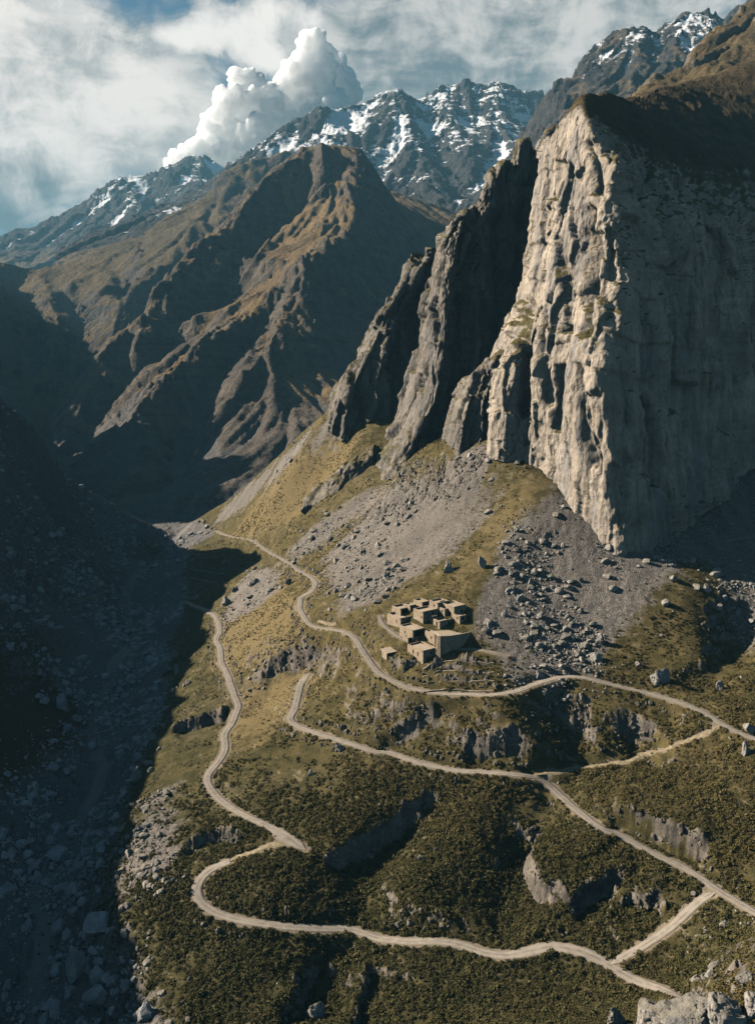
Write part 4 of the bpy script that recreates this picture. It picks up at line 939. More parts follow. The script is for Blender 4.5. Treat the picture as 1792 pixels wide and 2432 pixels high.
# ------------------------------------------------------------------ cumulus tower behind the mountains
def build_clouds():
    mt = bpy.data.materials.new('cloud_vapour'); mt.use_nodes = True
    k = NT(mt.node_tree); k.n.clear()
    p = k.node('ShaderNodeBsdfPrincipled', {'Base Color': (.998, .998, .998, 1), 'Roughness': 1., 'Specular IOR Level': 0., 'Subsurface Weight': 1., 'Subsurface Radius': (1., 1., 1.), 'Subsurface Scale': 900.})
    p.subsurface_method = 'RANDOM_WALK'
    out = k.n.new('ShaderNodeOutputMaterial'); k.l.new(p.outputs[0], out.inputs[0])
    C1 = [(757,150,55),(752,205,72),(700,200,52),(795,225,48),(725,260,72),(785,262,52),(575,205,38),(590,250,56),(552,255,46),
          (625,300,80),(545,320,62),(700,320,70),(530,370,66),(480,375,38),(610,370,88),(500,420,80),(620,430,90),(440,400,40)]
    bm = bmesh.new(); rr = random.Random(5); YD = 10500.
    ico = bmesh.new(); bmesh.ops.create_icosphere(ico, subdivisions=2, radius=1.)
    iv = np.array([v.co for v in ico.verts]); ifc = [[v.index for v in f.verts] for f in ico.faces]; ico.free()
    vs = []; fs = []
    def ball(c, r):
        b = len(vs) * len(iv); vs.append(iv * r + c); fs.extend([[i + b for i in f] for f in ifc])
    def grow(c, r, lev):
        ball(c, r)
        if lev == 0: return
        for _ in range(11 if lev == 2 else 6):
            th = rr.uniform(0, 2 * math.pi); ph = math.acos(rr.uniform(-.5, 1)); d = np.array([math.sin(ph) * math.cos(th), math.sin(ph) * math.sin(th), math.cos(ph)])
            if d[1] > .45: d[1] = -d[1]
            r2 = r * rr.uniform(.28, .5)
            grow(c + d * (r - r2 * .25), r2, lev - 1)
    for (u, v, r) in C1:
        c = W(u, v, YD + rr.uniform(-150, 150)); R_ = r / F_PX * YD * .92
        grow(c, R_, 2)
    me = bpy.data.meshes.new('cumulus_cloud'); me.from_pydata(np.concatenate(vs).tolist(), [], fs)
    o = obj('cumulus_cloud', me, mt)
    rm = o.modifiers.new('m', 'REMESH'); rm.mode = 'VOXEL'; rm.voxel_size = 14.
    sm = o.modifiers.new('s', 'SMOOTH'); sm.iterations = 3
    dg = bpy.context.evaluated_depsgraph_get(); me2 = bpy.data.meshes.new_from_object(o.evaluated_get(dg))
    o.modifiers.clear(); o.data = me2; me2.name = 'cumulus_cloud'
    n = len(me2.vertices); co = np.empty(n * 3, np.float32); me2.vertices.foreach_get('co', co); co = co.reshape(-1, 3)
    no = np.empty(n * 3, np.float32); me2.vertices.foreach_get('normal', no); no = no.reshape(-1, 3)
    x, y, z = co.T.astype(float)
    d = 30 * fbm3(x, y, z, 170, 3, .5, 70)
    co = co + no * d[:, None].astype(np.float32)
    me2.vertices.foreach_set('co', np.ascontiguousarray(co).ravel()); me2.polygons.foreach_set('use_smooth', np.ones(len(me2.polygons), bool)); me2.update()
    if not me2.materials: me2.materials.append(mt)
    print('cloud faces', len(me2.polygons))
    tag(o, 'towering white cumulus cloud rising behind the snowy mountain', None, None, 'structure')

def build_haze():
    bm = bmesh.new(); bmesh.ops.create_cube(bm, size=1.)
    x0, x1, y0, y1, z0, z1 = -4400, 2500, -400, 7650, -230, 1520
    for v in bm.verts: v.co = (x0 if v.co.x < 0 else x1, y0 if v.co.y < 0 else y1, z0 if v.co.z < 0 else z1)
    me = bpy.data.meshes.new('haze'); bm.to_mesh(me); bm.free()
    mt = bpy.data.materials.new('valley_haze'); mt.use_nodes = True; k = NT(mt.node_tree); k.n.clear()
    vol = k.node('ShaderNodeVolumePrincipled', {'Color': (.30, .70, .95, 1), 'Density': HAZE, 'Anisotropy': 0.})
    out = k.n.new('ShaderNodeOutputMaterial'); k.l.new(vol.outputs[0], out.inputs['Volume'])
    tag(obj('haze', me, mt), 'thin blue haze filling the valley', None, None, 'stuff')
HAZE = 5e-5

# ------------------------------------------------------------------ roads
ROAD_LABEL = {'upper': 'pale dirt road running past the village and along the scree foot', 'middle': 'pale dirt road from the short dead end down to the right edge',
 'left': 'pale dirt road winding along the left brow of the hillside', 'bottom': 'lowest pale dirt road with the wide hairpin loop', 'link': 'stony ramp joining the two lowest roads',
 'grassy': 'faint grassy track climbing to the upper road', 'turn': 'faint track joining the left road to the hairpin loop', 'village': 'short footpath leaving the village to the right', 'lane': 'narrow lane below the village wall', 'ledge': 'short track on the scree at the right edge'}
def build_roads():
    for nm, (Q, w) in roads.items():
        Q = Q.copy(); n = len(Q)
        t = np.gradient(Q[:, :2], axis=0); t /= np.linalg.norm(t, axis=1, keepdims=True) + 1e-9
        nn = np.stack([-t[:, 1], t[:, 0]], -1)
        s = np.arange(n) * .7
        wl = w / 2 * (1 + .22 * fbm2(s, s * 0, 6, 4, .6, 11)); wr = w / 2 * (1 + .22 * fbm2(s, s * 0 + 50, 6, 4, .6, 12))
        if nm == 'left':
            k_ = np.exp(-((np.arange(n) - (n - 14)) / 9.) ** 2); wl += 1.6 * k_; wr += 1.6 * k_
        if nm == 'bottom': wl += .8 * np.exp(-((Q[:, 0] - 52) / 14) ** 2); wr += .8 * np.exp(-((Q[:, 0] - 52) / 14) ** 2)
        taper = np.minimum(1, np.minimum(np.arange(n) + 1, n - np.arange(n)) / 5.) if nm in ('upper', 'left', 'middle', 'grassy', 'turn', 'village', 'lane', 'link') else np.ones(n)
        lev = {'upper': .12, 'left': .12, 'middle': .11, 'bottom': .12, 'link': .14, 'grassy': .08, 'turn': .10, 'village': .1, 'lane': .1, 'ledge': .1}[nm]
        cols = []; side = []
        for f in (-1.12, -1, -.5, 0, .5, 1, 1.12):
            ww = np.where(f < 0, wr, wl) * abs(f) * taper * np.sign(f)
            p = Q[:, :2] + nn * ww[:, None]
            z = Q[:, 2] + lev + .04 * fbm2(p[:, 0], p[:, 1], 2.5, 2, .5, 13) - (.22 if abs(f) > 1 else 0) - (.05 if abs(f) == .5 else 0)
            cols.append(np.c_[p, z]); side.append(np.full(n, f))
        P = np.stack(cols, 1)
        me = grid_mesh('dirt_road', P, {'side': np.stack(side, 1)}, None, True)
        tag(obj('grassy_track' if nm in ('grassy', 'turn') else 'footpath' if nm in ('village', 'lane') else 'dirt_road', me, M['track'] if nm in ('grassy', 'turn') else M['road']), ROAD_LABEL[nm], None, None, 'structure')

# ------------------------------------------------------------------ rocks
def rock_mesh(name, seed, sub, mat, flat=.0, cuts=9, dlo=.40, dhi=.78):
    bm = bmesh.new(); bmesh.ops.create_icosphere(bm, subdivisions=sub, radius=1.)
    r = np.random.default_rng(seed)
    V = np.array([v.co for v in bm.verts])
    for _ in range(cuts):
        nrm = r.normal(size=3); nrm /= np.linalg.norm(nrm); d = r.uniform(dlo, dhi)
        e = V @ nrm - d; m = e > 0
        V[m] -= np.outer(e[m] * .98, nrm)
    V += V / (np.linalg.norm(V, axis=1, keepdims=True) + 1e-6) * (.09 * fbm3(V[:, 0] + seed, V[:, 1], V[:, 2], .9, 3, .55, seed) + .05 * fbm3(V[:, 0] + seed, V[:, 1], V[:, 2], .25, 2, .5, seed + 3))[:, None]
    if sub > 3: V += V / (np.linalg.norm(V, axis=1, keepdims=True) + 1e-6) * (.075 * facets(V[:, 0] * 1.9 + 9, V[:, 1] * 1.9 + 9, V[:, 2] * 1.9 + 9, seed) + .03 * facets(V[:, 0] * 5 + 9, V[:, 1] * 5 + 9, V[:, 2] * 5 + 9, seed + 9))[:, None]
    V *= np.array([1, r.uniform(.7, .95), r.uniform(.55, .8)])
    for v, c in zip(bm.verts, V): v.co = c
    me = bpy.data.meshes.new(name); bm.to_mesh(me); bm.free()
    me.materials.append(mat)
    if sub > 3: me.polygons.foreach_set('use_smooth', np.ones(len(me.polygons), bool)); me.set_sharp_from_angle(angle=R(24))
    return me
NAMED = [  # u, v (centre), width px, height px, tall?, label
 (806,1772,26,28,'boulder','rounded grey boulder at the outer edge of the middle road'),
 (738,1834,18,18,'boulder','lone small boulder on the open shrub slope below the middle road'),
 (817,1296,26,24,'boulder','pale block on the scree high above the bend of the upper road'),
 (684,1382,22,22,'boulder','dark boulder in the grass left of the upper road hairpin'),
 (602,1380,34,22,'boulder','broad boulder in the rubble between the two upper roads'),
 (539,1426,32,28,'boulder','angular boulder beside the upper end of the left road'),
 (560,1398,18,14,'boulder','small stone next to the angular boulder above the left road'),
 (1145,1333,24,42,'standing_stone','tall upright stone on the golden grass above the village'),
 (1064,1344,34,30,'boulder','blunt boulder beside the upright stone above the village'),
 (957,1326,28,20,'boulder','flat boulder on the scree above the left side of the village'),
 (918,1366,22,20,'boulder','boulder in the rubble just up left of the village'),
 (1197,1456,20,22,'boulder','pale boulder on the scree right of the village'),
 (1425,1516,26,32,'boulder','large pale block in the middle of the scree fan'),
 (1416,1558,34,28,'boulder','large grey boulder low in the scree above the upper road'),
 (1336,1581,26,20,'boulder','rounded boulder at the foot of the scree beside the upper road'),
 (1280,1600,30,20,'boulder','flat boulder where the scree meets the upper road bend'),
 (1437,1366,24,16,'boulder','lens-shaped stone high in the middle of the scree'),
 (1377,1377,16,16,'boulder','small boulder with a long shadow high on the scree'),
 (1336,1293,14,14,'boulder','small pale stone below the foot of the cliff'),
 (1227,1257,20,18,'boulder','boulder at the top of the golden grass strip'),
 (1644,1328,18,14,'boulder','pale stone on the upper right scree crest'),
 (1600,1372,26,22,'boulder','rock on the crest between the scree and the grassy mound'),
 (1677,1396,24,22,'boulder','boulder at the top of the grassy mound'),
 (1704,1440,18,22,'boulder','round boulder on the shaded side of the grassy mound'),
 (1750,1456,20,20,'boulder','grey boulder in the rubble at the right edge'),
 (1568,1603,56,44,'boulder','big dark outcrop boulder on the grassy mound above the upper road'),
 (1516,1576,22,14,'boulder','small brown stone left of the big outcrop boulder'),
 (1709,1625,24,30,'boulder','dark boulder in the gully right of the grassy mound'),
 (1780,1728,34,34,'boulder','boulder at the right edge beside the upper road'),
 (1769,1777,26,34,'boulder','pale crag stone below the upper road at the right edge'),
 (995,2036,14,18,'boulder','small upright boulder on the slope above the bottom road'),
 (1034,2017,12,12,'boulder','tiny pale stone near the small upright boulder'),
 (752,2398,48,46,'boulder','big pale boulder at the bottom edge left of centre'),
 (240,2188,76,66,'boulder','huge flat-topped boulder in the shadowed gully'),
 (185,2290,64,84,'boulder','huge pointed boulder low in the shadowed gully'),
 (234,2314,36,40,'boulder','wedge-shaped block right of the pointed gully boulder'),
 (232,2358,66,44,'boulder','long slab near the bottom of the shadowed gully'),
 (345,2398,56,50,'boulder','dark boulder at the bottom edge under the hillside'),
 (144,2025,60,36,'boulder','long dark boulder beside the dry stream bed'),
 (212,1992,46,34,'boulder','grey block upstream of the long dark boulder'),
 (327,1838,34,44,'boulder','tall block at the lip of the shadowed gully'),
 (305,2148,20,14,'boulder','small pale stone on the brow left of the hairpin loop'),
 (147,1663,44,50,'boulder','tall dark boulder on the left bank below the terraces'),
 (108,1662,34,28,'boulder','boulder left of the tall dark one on the left bank'),
 (205,1705,20,18,'boulder','round stone in the middle of the gully bed'),
 (20,2110,46,26,'boulder','flat boulder at the left edge of the gully'),
 (140,2200,44,36,'boulder','grey boulder left of the huge flat-topped one'),
 (70,2190,34,34,'boulder','boulder at the left side of the dry stream bed'),
 (420,1588,16,34,'boulder','small pinnacle stone on the shadowed brow left of the left road'),
]
FRONT = [ # boulders on the knoll at the bottom right corner: u, v, w, h, dist
 (1634,2428,150,130,160,'biggest cracked pale boulder in the bottom right corner'),
 (1715,2415,84,110,163,'block split from the biggest corner boulder'),
 (1545,2418,88,84,158,'grass-capped boulder left of the biggest corner boulder'),
 (1588,2414,56,70,164,'tilted slab leaning behind the grass-capped boulder'),
 (1458,2428,40,60,157,'pointed pale boulder at the bottom edge beside the corner group'),
 (1770,2326,44,30,167,'flat-topped block at the right edge above the corner boulders'),
 (1790,2385,46,60,160,'tan boulder cut by the right edge in the bottom corner'),
 (1745,2352,26,24,165,'small stone in the rubble above the biggest corner boulder'),
 (1560,2440,90,30,152,'low slab at the bottom edge under the grass-capped boulder'),
]
def place_rock(name, me, p, size, rotz, tilt=(0, 0)):
    o = bpy.data.objects.new(name, me); COL.objects.link(o)
    o.location = p; o.scale = size; o.rotation_euler = (tilt[0], tilt[1], rotz)
    return o
def build_boulders():
    rr = random.Random(21)
    big = [rock_mesh('boulder', 300 + i, 4, M['boulder'], cuts=15) for i in range(7)]
    bigd = [rock_mesh('boulder', 320 + i, 3, M['boulder_dark'], cuts=15) for i in range(5)]
    for i, (u, v, w, h, nm, lab) in enumerate(NAMED):
        b = hit_fn(ground, [u], [v + h * .38])[0]; dist = np.linalg.norm(b)
        sx = w / F_PX * dist / 2 * 1.08; sz = h / F_PX * dist / 2 * 1.25
        dark = K.lin(np.array([b[0]]), np.array([b[1]]), K_gully)[0] > .5
        me = (bigd if dark else big)[i % (5 if dark else 7)]
        tall = nm == 'standing_stone' or h > w * 1.25
        o = place_rock(nm, me, (b[0], b[1], b[2] + sz * .42), (sx, sx * .9, sz * (1.5 if not tall else 1.6)), rr.uniform(-.6, .6), (rr.uniform(-.12, .12), rr.uniform(-.15, .15)))
        tag(o, lab, 'standing stone' if nm == 'standing_stone' else 'boulder', 'boulders')
    front = [rock_mesh('boulder', 340 + i, 5, M['boulder'], cuts=14, dlo=.52, dhi=.85) for i in range(5)]
    for i, (u, v, w, h, y, lab) in enumerate(FRONT):
        b = hit_fn(ground, [u], [v + h * .25])[0]; dist = np.linalg.norm(b)
        sx = w / F_PX * dist / 2 * 1.12; sz = h / F_PX * dist / 2 * 1.15
        o = place_rock('boulder', front[i % 5], (b[0], b[1], b[2] + sz * .25), (sx, sx * .9, sz * 1.35), rr.uniform(-.7, .7), (rr.uniform(-.25, .25), rr.uniform(-.25, .25)))
        tag(o, lab, 'boulder', 'boulders in the bottom right corner')
    # scattered stones: the largest are boulders of their own, the rest is rubble
    r = np.random.default_rng(77)
    N = 800000
    x = r.uniform(-300, 215, N); y = r.uniform(165, 700, N)
    th = np.degrees(np.arctan2(x, y)); keep = (th > -29) & (th < 33); x, y = x[keep], y[keep]
    scr = K.lin(x, y, K_scree, 0.); gl = K.lin(x, y, K_gully, 0.); lg = K.lin(x, y, K_left, 0.); rd, _ = road_at(x, y); gd = K.lin(x, y, K_gold)
    cl = fbm2(x, y, 30, 4, .6, 55) + .22 * K.lin(x, y, K_str, 0.); c2 = fbm2(x, y, 9, 3, .6, 56)
    dist = np.hypot(x, y)
    pr = np.maximum(scr * sstep(-.15, .6, cl + .5 * c2) * .5, gl * (1 - lg) * sstep(-.4, .5, cl + .5 * c2) * .45)
    pr = np.maximum(pr, .007 * sstep(.1, .5, c2)) * (rd > .6) * (1 - .8 * K.lin(x, y, K_bed, 0.))
    # fewer in the upper fine scree, more at its foot
    pr = pr * np.where((scr > .4) & (gl < .3), np.clip(1.5 - (y - 285) / 90., .30, 1.5), 1)
    pr = pr * np.clip(1.2 - (dist - 300) / 400, .25, 1)
    k_ = r.random(len(x)) < pr
    x, y, gl = x[k_], y[k_], gl[k_]; dist = dist[k_]
    s = .22 * (1 - r.random(len(x))) ** -.50; s = np.minimum(s, 1.9) * np.where(gl > .5, 1.25, 1.) * (.8 + .4 * np.clip(dist / 300, .6, 1.6))
    z = ground(x, y)
    print('stones', len(x))
    tdeg = np.degrees(np.arctan2(x, y)); app = s / dist * np.where(gl > .5, .8, 1.25) * ((tdeg > -23) & (tdeg < 23.2) & (y > 190)); order = np.argsort(-app); top = order[:230]
    sm = [rock_mesh('boulder', 400 + i, 3, M['boulder']) for i in range(6)]; smd = [rock_mesh('boulder', 420 + i, 3, M['boulder_dark']) for i in range(4)]
    for j in top:
        dark = gl[j] > .5
        o = place_rock('boulder', rr.choice(smd if dark else sm), (x[j], y[j], z[j] + s[j] * .25), (s[j], s[j] * rr.uniform(.7, 1), s[j] * rr.uniform(.7, 1.1)), rr.uniform(0, 6.28), (rr.uniform(-.3, .3), rr.uniform(-.3, .3)))
        size = 'large' if s[j] > 2.0 else 'middling' if s[j] > 1.6 else 'smaller'
        X_, Y_ = x[j], y[j]
        if dark: zone = ('shadowed gully far up the dry stream bed', 'far in the gully') if Y_ > 460 else ('shadowed gully beside the middle of the dry stream bed', 'mid gully') if Y_ > 320 else ('shadowed gully near the bottom left corner', 'low in the gully')
        elif X_ > 78 and Y_ > 270: zone = ('rubble around the grassy mound at the right edge', 'right edge rubble')
        elif X_ > 28 and Y_ > 282: zone = ('scree fan between the village and the cliff foot', 'scree fan')
        elif Y_ > 330: zone = ('scree slope above the bends of the upper road', 'upper left scree')
        elif X_ < -45: zone = ('brow of the hillside left of the left road', 'left brow')
        elif Y_ > 255: zone = ('slope between the upper and the middle road', 'between the roads')
        else: zone = ('shrub slope around the bottom road', 'lowest slope')
        tag(o, size + ' grey boulder in the ' + zone[0], 'boulder', size + ' boulders, ' + zone[1])
    rest = order[230:]
    for nm, sel, mat, lab in (('scree_rubble', rest[gl[rest] <= .5], M['boulder'], 'loose grey stones strewn over the scree'), ('gully_rubble', rest[gl[rest] > .5], M['boulder_dark'], 'dark loose stones filling the gully')):
        var = [rock_mesh('stone', 500 + i, 2, mat, cuts=7) for i in range(5)]
        sc3 = s[sel][:, None] * r.uniform(.7, 1.1, (len(sel), 3))
        scatter(nm, np.c_[x[sel], y[sel], z[sel] + s[sel] * .2], r.uniform(-.5, .5, (len(sel), 3)) + np.c_[np.zeros((len(sel), 2)), r.uniform(0, 6.28, len(sel))], sc3, var, lab)
def scatter(name, P, rot, scl, variants, label):
    """many small copies as one mass (geometry nodes)"""
    me = bpy.data.meshes.new(name); n = len(P)
    me.vertices.add(n); me.vertices.foreach_set('co', np.ascontiguousarray(P, dtype=np.float32).ravel())
    for an, arr in (('rot', rot), ('scl', scl)):
        a = me.attributes.new(an, 'FLOAT_VECTOR', 'POINT'); a.data.foreach_set('vector', np.ascontiguousarray(arr, dtype=np.float32).ravel())
    a = me.attributes.new('pick', 'INT', 'POINT'); a.data.foreach_set('value', np.random.default_rng(3).integers(0, len(variants), n).astype(np.int32))
    o = obj(name, me); tag(o, label, None, None, 'stuff')
    ng = bpy.data.node_groups.new(name, 'GeometryNodeTree')
    ng.interface.new_socket('Geometry', in_out='INPUT', socket_type='NodeSocketGeometry'); ng.interface.new_socket('Geometry', in_out='OUTPUT', socket_type='NodeSocketGeometry')
    k = NT(ng); gi = k.n.new('NodeGroupInput'); go = k.n.new('NodeGroupOutput')
    join = k.n.new('GeometryNodeGeometryToInstance')
    for v in variants:
        vo = bpy.data.objects.new(name + '_piece', v)
        oi = k.n.new('GeometryNodeObjectInfo'); oi.inputs['Object'].default_value = vo
        k.l.new(oi.outputs['Geometry'], join.inputs[0])
    iop = k.n.new('GeometryNodeInstanceOnPoints'); k.l.new(gi.outputs[0], iop.inputs['Points']); k.l.new(join.outputs[0], iop.inputs['Instance'])
    iop.inputs['Pick Instance'].default_value = True
    def named(nm, typ):
        nd = k.n.new('GeometryNodeInputNamedAttribute'); nd.data_type = typ; nd.inputs['Name'].default_value = nm; return nd.outputs['Attribute']
    k.l.new(named('pick', 'INT'), iop.inputs['Instance Index']); 
    e2r = k.n.new('FunctionNodeEulerToRotation'); k.l.new(named('rot', 'FLOAT_VECTOR'), e2r.inputs[0]); k.l.new(e2r.outputs[0], iop.inputs['Rotation'])
    k.l.new(named('scl', 'FLOAT_VECTOR'), iop.inputs['Scale']); k.l.new(iop.outputs[0], go.inputs[0])
    md = o.modifiers.new('scatter', 'NODES'); md.node_group = ng
    return o

# ------------------------------------------------------------------ low shrubs
def m_shrub(k, pos):
    big = k.noise(pos, .05, 3, .6); n = k.noise(pos, .45, 3, .6); f = k.noise(pos, 4., 2, .6)
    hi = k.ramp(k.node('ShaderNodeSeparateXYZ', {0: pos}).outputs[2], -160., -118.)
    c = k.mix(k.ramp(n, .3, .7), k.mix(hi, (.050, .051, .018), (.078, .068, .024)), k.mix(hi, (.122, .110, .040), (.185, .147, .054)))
    c = k.mix(k.m('MULTIPLY', k.ramp(big, .42, .66, 0., .75), k.m('ADD', k.m('MULTIPLY', hi, .7), .3)), c, (.15, .115, .045))
    c = k.mix(k.ramp(f, .5, .75, 0., .4), c, (.10, .088, .034))
    return c, None, .9
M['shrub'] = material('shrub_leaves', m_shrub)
def m_tuft(k, pos):
    n = k.noise(pos, .5, 3, .6); f = k.noise(pos, 6., 2, .6)
    return k.mix(k.ramp(n, .3, .7), (.12, .10, .036), (.30, .22, .085)), None, .95
M['tuft'] = material('dry_grass_blades', m_tuft)
def shrub_mesh(seed, nleaf, mat, tall=.8, leaf=.2):
    r = np.random.default_rng(seed); vs = []; fs = []
    for i in range(nleaf):
        d = r.normal(size=3); d[2] = abs(d[2]); d /= np.linalg.norm(d); rad = r.uniform(.45, 1.) * (1 + .25 * math.sin(5 * math.atan2(d[1], d[0]) + seed))
        c = d * rad * np.array([1, 1, tall]); a = r.normal(size=3); a /= np.linalg.norm(a); b = np.cross(d + .4 * r.normal(size=3), a); b /= np.linalg.norm(b) + 1e-6
        l = leaf * r.uniform(.7, 1.4); k0 = len(vs)
        vs += [c - a * l, c + b * l * .6, c + a * l, c - b * l * .6]; fs.append((k0, k0 + 1, k0 + 2, k0 + 3))
    me = bpy.data.meshes.new('shrub'); me.from_pydata([tuple(v) for v in vs], [], fs); me.materials.append(mat)
    return me
def build_shrubs():
    r = np.random.default_rng(88)
    N = 300000
    x = r.uniform(-115, 200, N); y = r.uniform(150, 480, N)
    th = np.degrees(np.arctan2(x, y)); keep = (th > -24) & (th < 34); x, y = x[keep], y[keep]
    scr = K.lin(x, y, K_scree, 0.); gl = K.lin(x, y, K_gully, 0.); gd = K.lin(x, y, K_gold); rd, _ = road_at(x, y)
    e = .6; sx = (ground(x + e, y) - ground(x - e, y)) / (2 * e); sy = (ground(x, y + e) - ground(x, y - e)) / (2 * e); sl = np.hypot(sx, sy)
    cl = fbm2(x, y, 26, 4, .6, 91); c2 = fbm2(x, y, 6, 3, .6, 92)
    low = np.clip((330 - y) / 90., 0, 1)
    vil = np.exp(-(((x - 19) / 26) ** 2 + ((y - 318) / 20) ** 2))
    dn = (.16 + .95 * low) * sstep(-.45, .25, cl + .45 * c2 + .35 * low)
    dn = dn * (1 - .97 * scr) * (1 - .98 * gl) * (1 - .72 * gd * (1 - .3 * low)) * (rd > .75) * (sl < 1.5) * (1 - .9 * vil)
    k_ = r.random(len(x)) < dn * .62
    x, y, c2, low = x[k_], y[k_], c2[k_], low[k_]; z = ground(x, y); n = len(x)
    print('shrubs', n)
    s = r.uniform(.28, .66, n) * (1 + .6 * np.clip(c2, -.5, 1)) * (.7 + .65 * low) * np.where(r.random(n) < .08, 1.6, 1.)
    var = [shrub_mesh(i, 110, M['shrub'], .85, .23) for i in range(6)]
    scatter('shrub_cover', np.c_[x, y, z - .05], np.c_[np.zeros((n, 2)), r.uniform(0, 6.28, n)], np.c_[s, s, s * r.uniform(.7, 1.15, n)], var, 'dense low shrubs covering the hillside')
    # dry grass
    N = 150000
    x = r.uniform(-140, 190, N); y = r.uniform(170, 640, N)
    th = np.degrees(np.arctan2(x, y)); keep = (th > -24) & (th < 33); x, y = x[keep], y[keep]
    scr = K.lin(x, y, K_scree, 0.); gl = K.lin(x, y, K_gully, 0.); gd = K.lin(x, y, K_gold); rd, _ = road_at(x, y)
    c2 = fbm2(x, y, 7, 3, .6, 96)
    k_ = r.random(len(x)) < (1 - scr) * (1 - gl) * (rd > .5) * (.25 + .6 * gd) * sstep(-.5, .3, c2)
    x, y = x[k_], y[k_]; n = len(x); z = ground(x, y); s = r.uniform(.22, .5, n) * np.clip(y / 320, .8, 1.5)
    var = [shrub_mesh(40 + i, 16, M['tuft'], 1.0, .42) for i in range(4)]
    scatter('dry_grass', np.c_[x, y, z - .05], np.c_[np.zeros((n, 2)), r.uniform(0, 6.28, n)], np.c_[s, s, s * .9], var, 'tufts of dry golden grass on the slopes')
    print('tufts', n)
    # broken rock on the steep steps
    N = 260000
    x = r.uniform(-115, 140, N); y = r.uniform(150, 470, N)
    rd, _ = road_at(x, y); gl = K.lin(x, y, K_gully, 0.)
    sx = (ground(x + e, y) - ground(x - e, y)) / (2 * e); sy = (ground(x, y + e) - ground(x, y - e)) / (2 * e); sl = np.hypot(sx, sy)
    k_ = (r.random(N) < .26 * sstep(.78, 1.3, sl)) & (rd > 2.2) & (gl < .6)
    x, y = x[k_], y[k_]; n = len(x); z = ground(x, y); s = r.uniform(.3, .95, n) * np.where(r.random(n) < .14, 1.8, 1.)
    var = [rock_mesh('crag', 600 + i, 2, M['crag'], cuts=10) for i in range(6)]
    scatter('crag_rock', np.c_[x, y, z], r.uniform(-.4, .4, (n, 3)) + np.c_[np.zeros((n, 2)), r.uniform(0, 6.28, n)], np.c_[s * .9, s * .8, s * r.uniform(1., 1.9, n)], var, 'broken rock of the small crags on the hillside')
    print('crags', n)

# ------------------------------------------------------------------ village
def m_stone(k, pos):
    v = k.node('ShaderNodeTexVoronoi', {'Vector': k.mapping(pos, (2.6, 2.6, 4.2)), 'Scale': 1.}); tone = k.node('ShaderNodeSeparateColor', {0: v.outputs['Color']}).outputs[0]
    e = k.vor(k.mapping(pos, (2.6, 2.6, 4.2)), 1., 'DISTANCE_TO_EDGE'); n = k.noise(pos, .5, 4, .6)
    c = k.mix(tone, (.33, .26, .18), (.56, .45, .325)); c = k.mix(k.ramp(n, .45, .7, 0., .5), c, (.24, .175, .11))
    c = k.mix(k.ramp(e, 0., .07, .55, 0.), c, (.15, .11, .075))
    return c, k.bump(k.ramp(e, 0., .15), .7, .06), .95
M['stone'] = material('rubble_masonry', m_stone)
def m_mud(k, pos):
    n = k.noise(pos, .7, 5, .6); f = k.noise(pos, 5, 4, .6)
    return k.mix(k.ramp(n, .3, .7), (.40, .315, .225), (.56, .46, .345)), k.bump(f, .4, .05), .95
M['mud'] = material('mud_roof', m_mud)
def m_wood(k, pos):
    n = k.noise(k.mapping(pos, (6, 6, 1.)), 1., 4, .6)
    return k.mix(n, (.04, .026, .016), (.12, .08, .05)), k.bump(n, .3, .02), .8
M['wood'] = material('old_dark_timber', m_wood)
M['dark'+'_hole'] = material('painted_interior_shade', lambda k, pos: ((.025, .02, .016), None, 1.))  # near-black colour paints the indoor shade; the walls behind are solid
class MB:
    def __init__(s): s.v = []; s.f = []
    def box(s, o, ax, ay, az, a0, a1, b0, b1, c0, c1):
        k0 = len(s.v)
        for c in (c0, c1):
            for (a, b) in ((a0, b0), (a1, b0), (a1, b1), (a0, b1)): s.v.append(tuple(o + ax * a + ay * b + az * c))
        for f in ((0, 3, 2, 1), (4, 5, 6, 7), (0, 1, 5, 4), (1, 2, 6, 5), (2, 3, 7, 6), (3, 0, 4, 7)): s.f.append(tuple(k0 + i for i in f))
        return s
    def build(s, name, mat, parent, bev=.05):
        me = bpy.data.meshes.new(name); me.from_pydata(s.v, [], s.f)
        bm = bmesh.new(); bm.from_mesh(me)
        if bev: bmesh.ops.bevel(bm, geom=list(bm.edges), offset=bev, segments=1, affect='EDGES')
        bm.to_mesh(me); bm.free()
        return obj(name, me, mat, parent)
Zv = Vector((0, 0, 1))
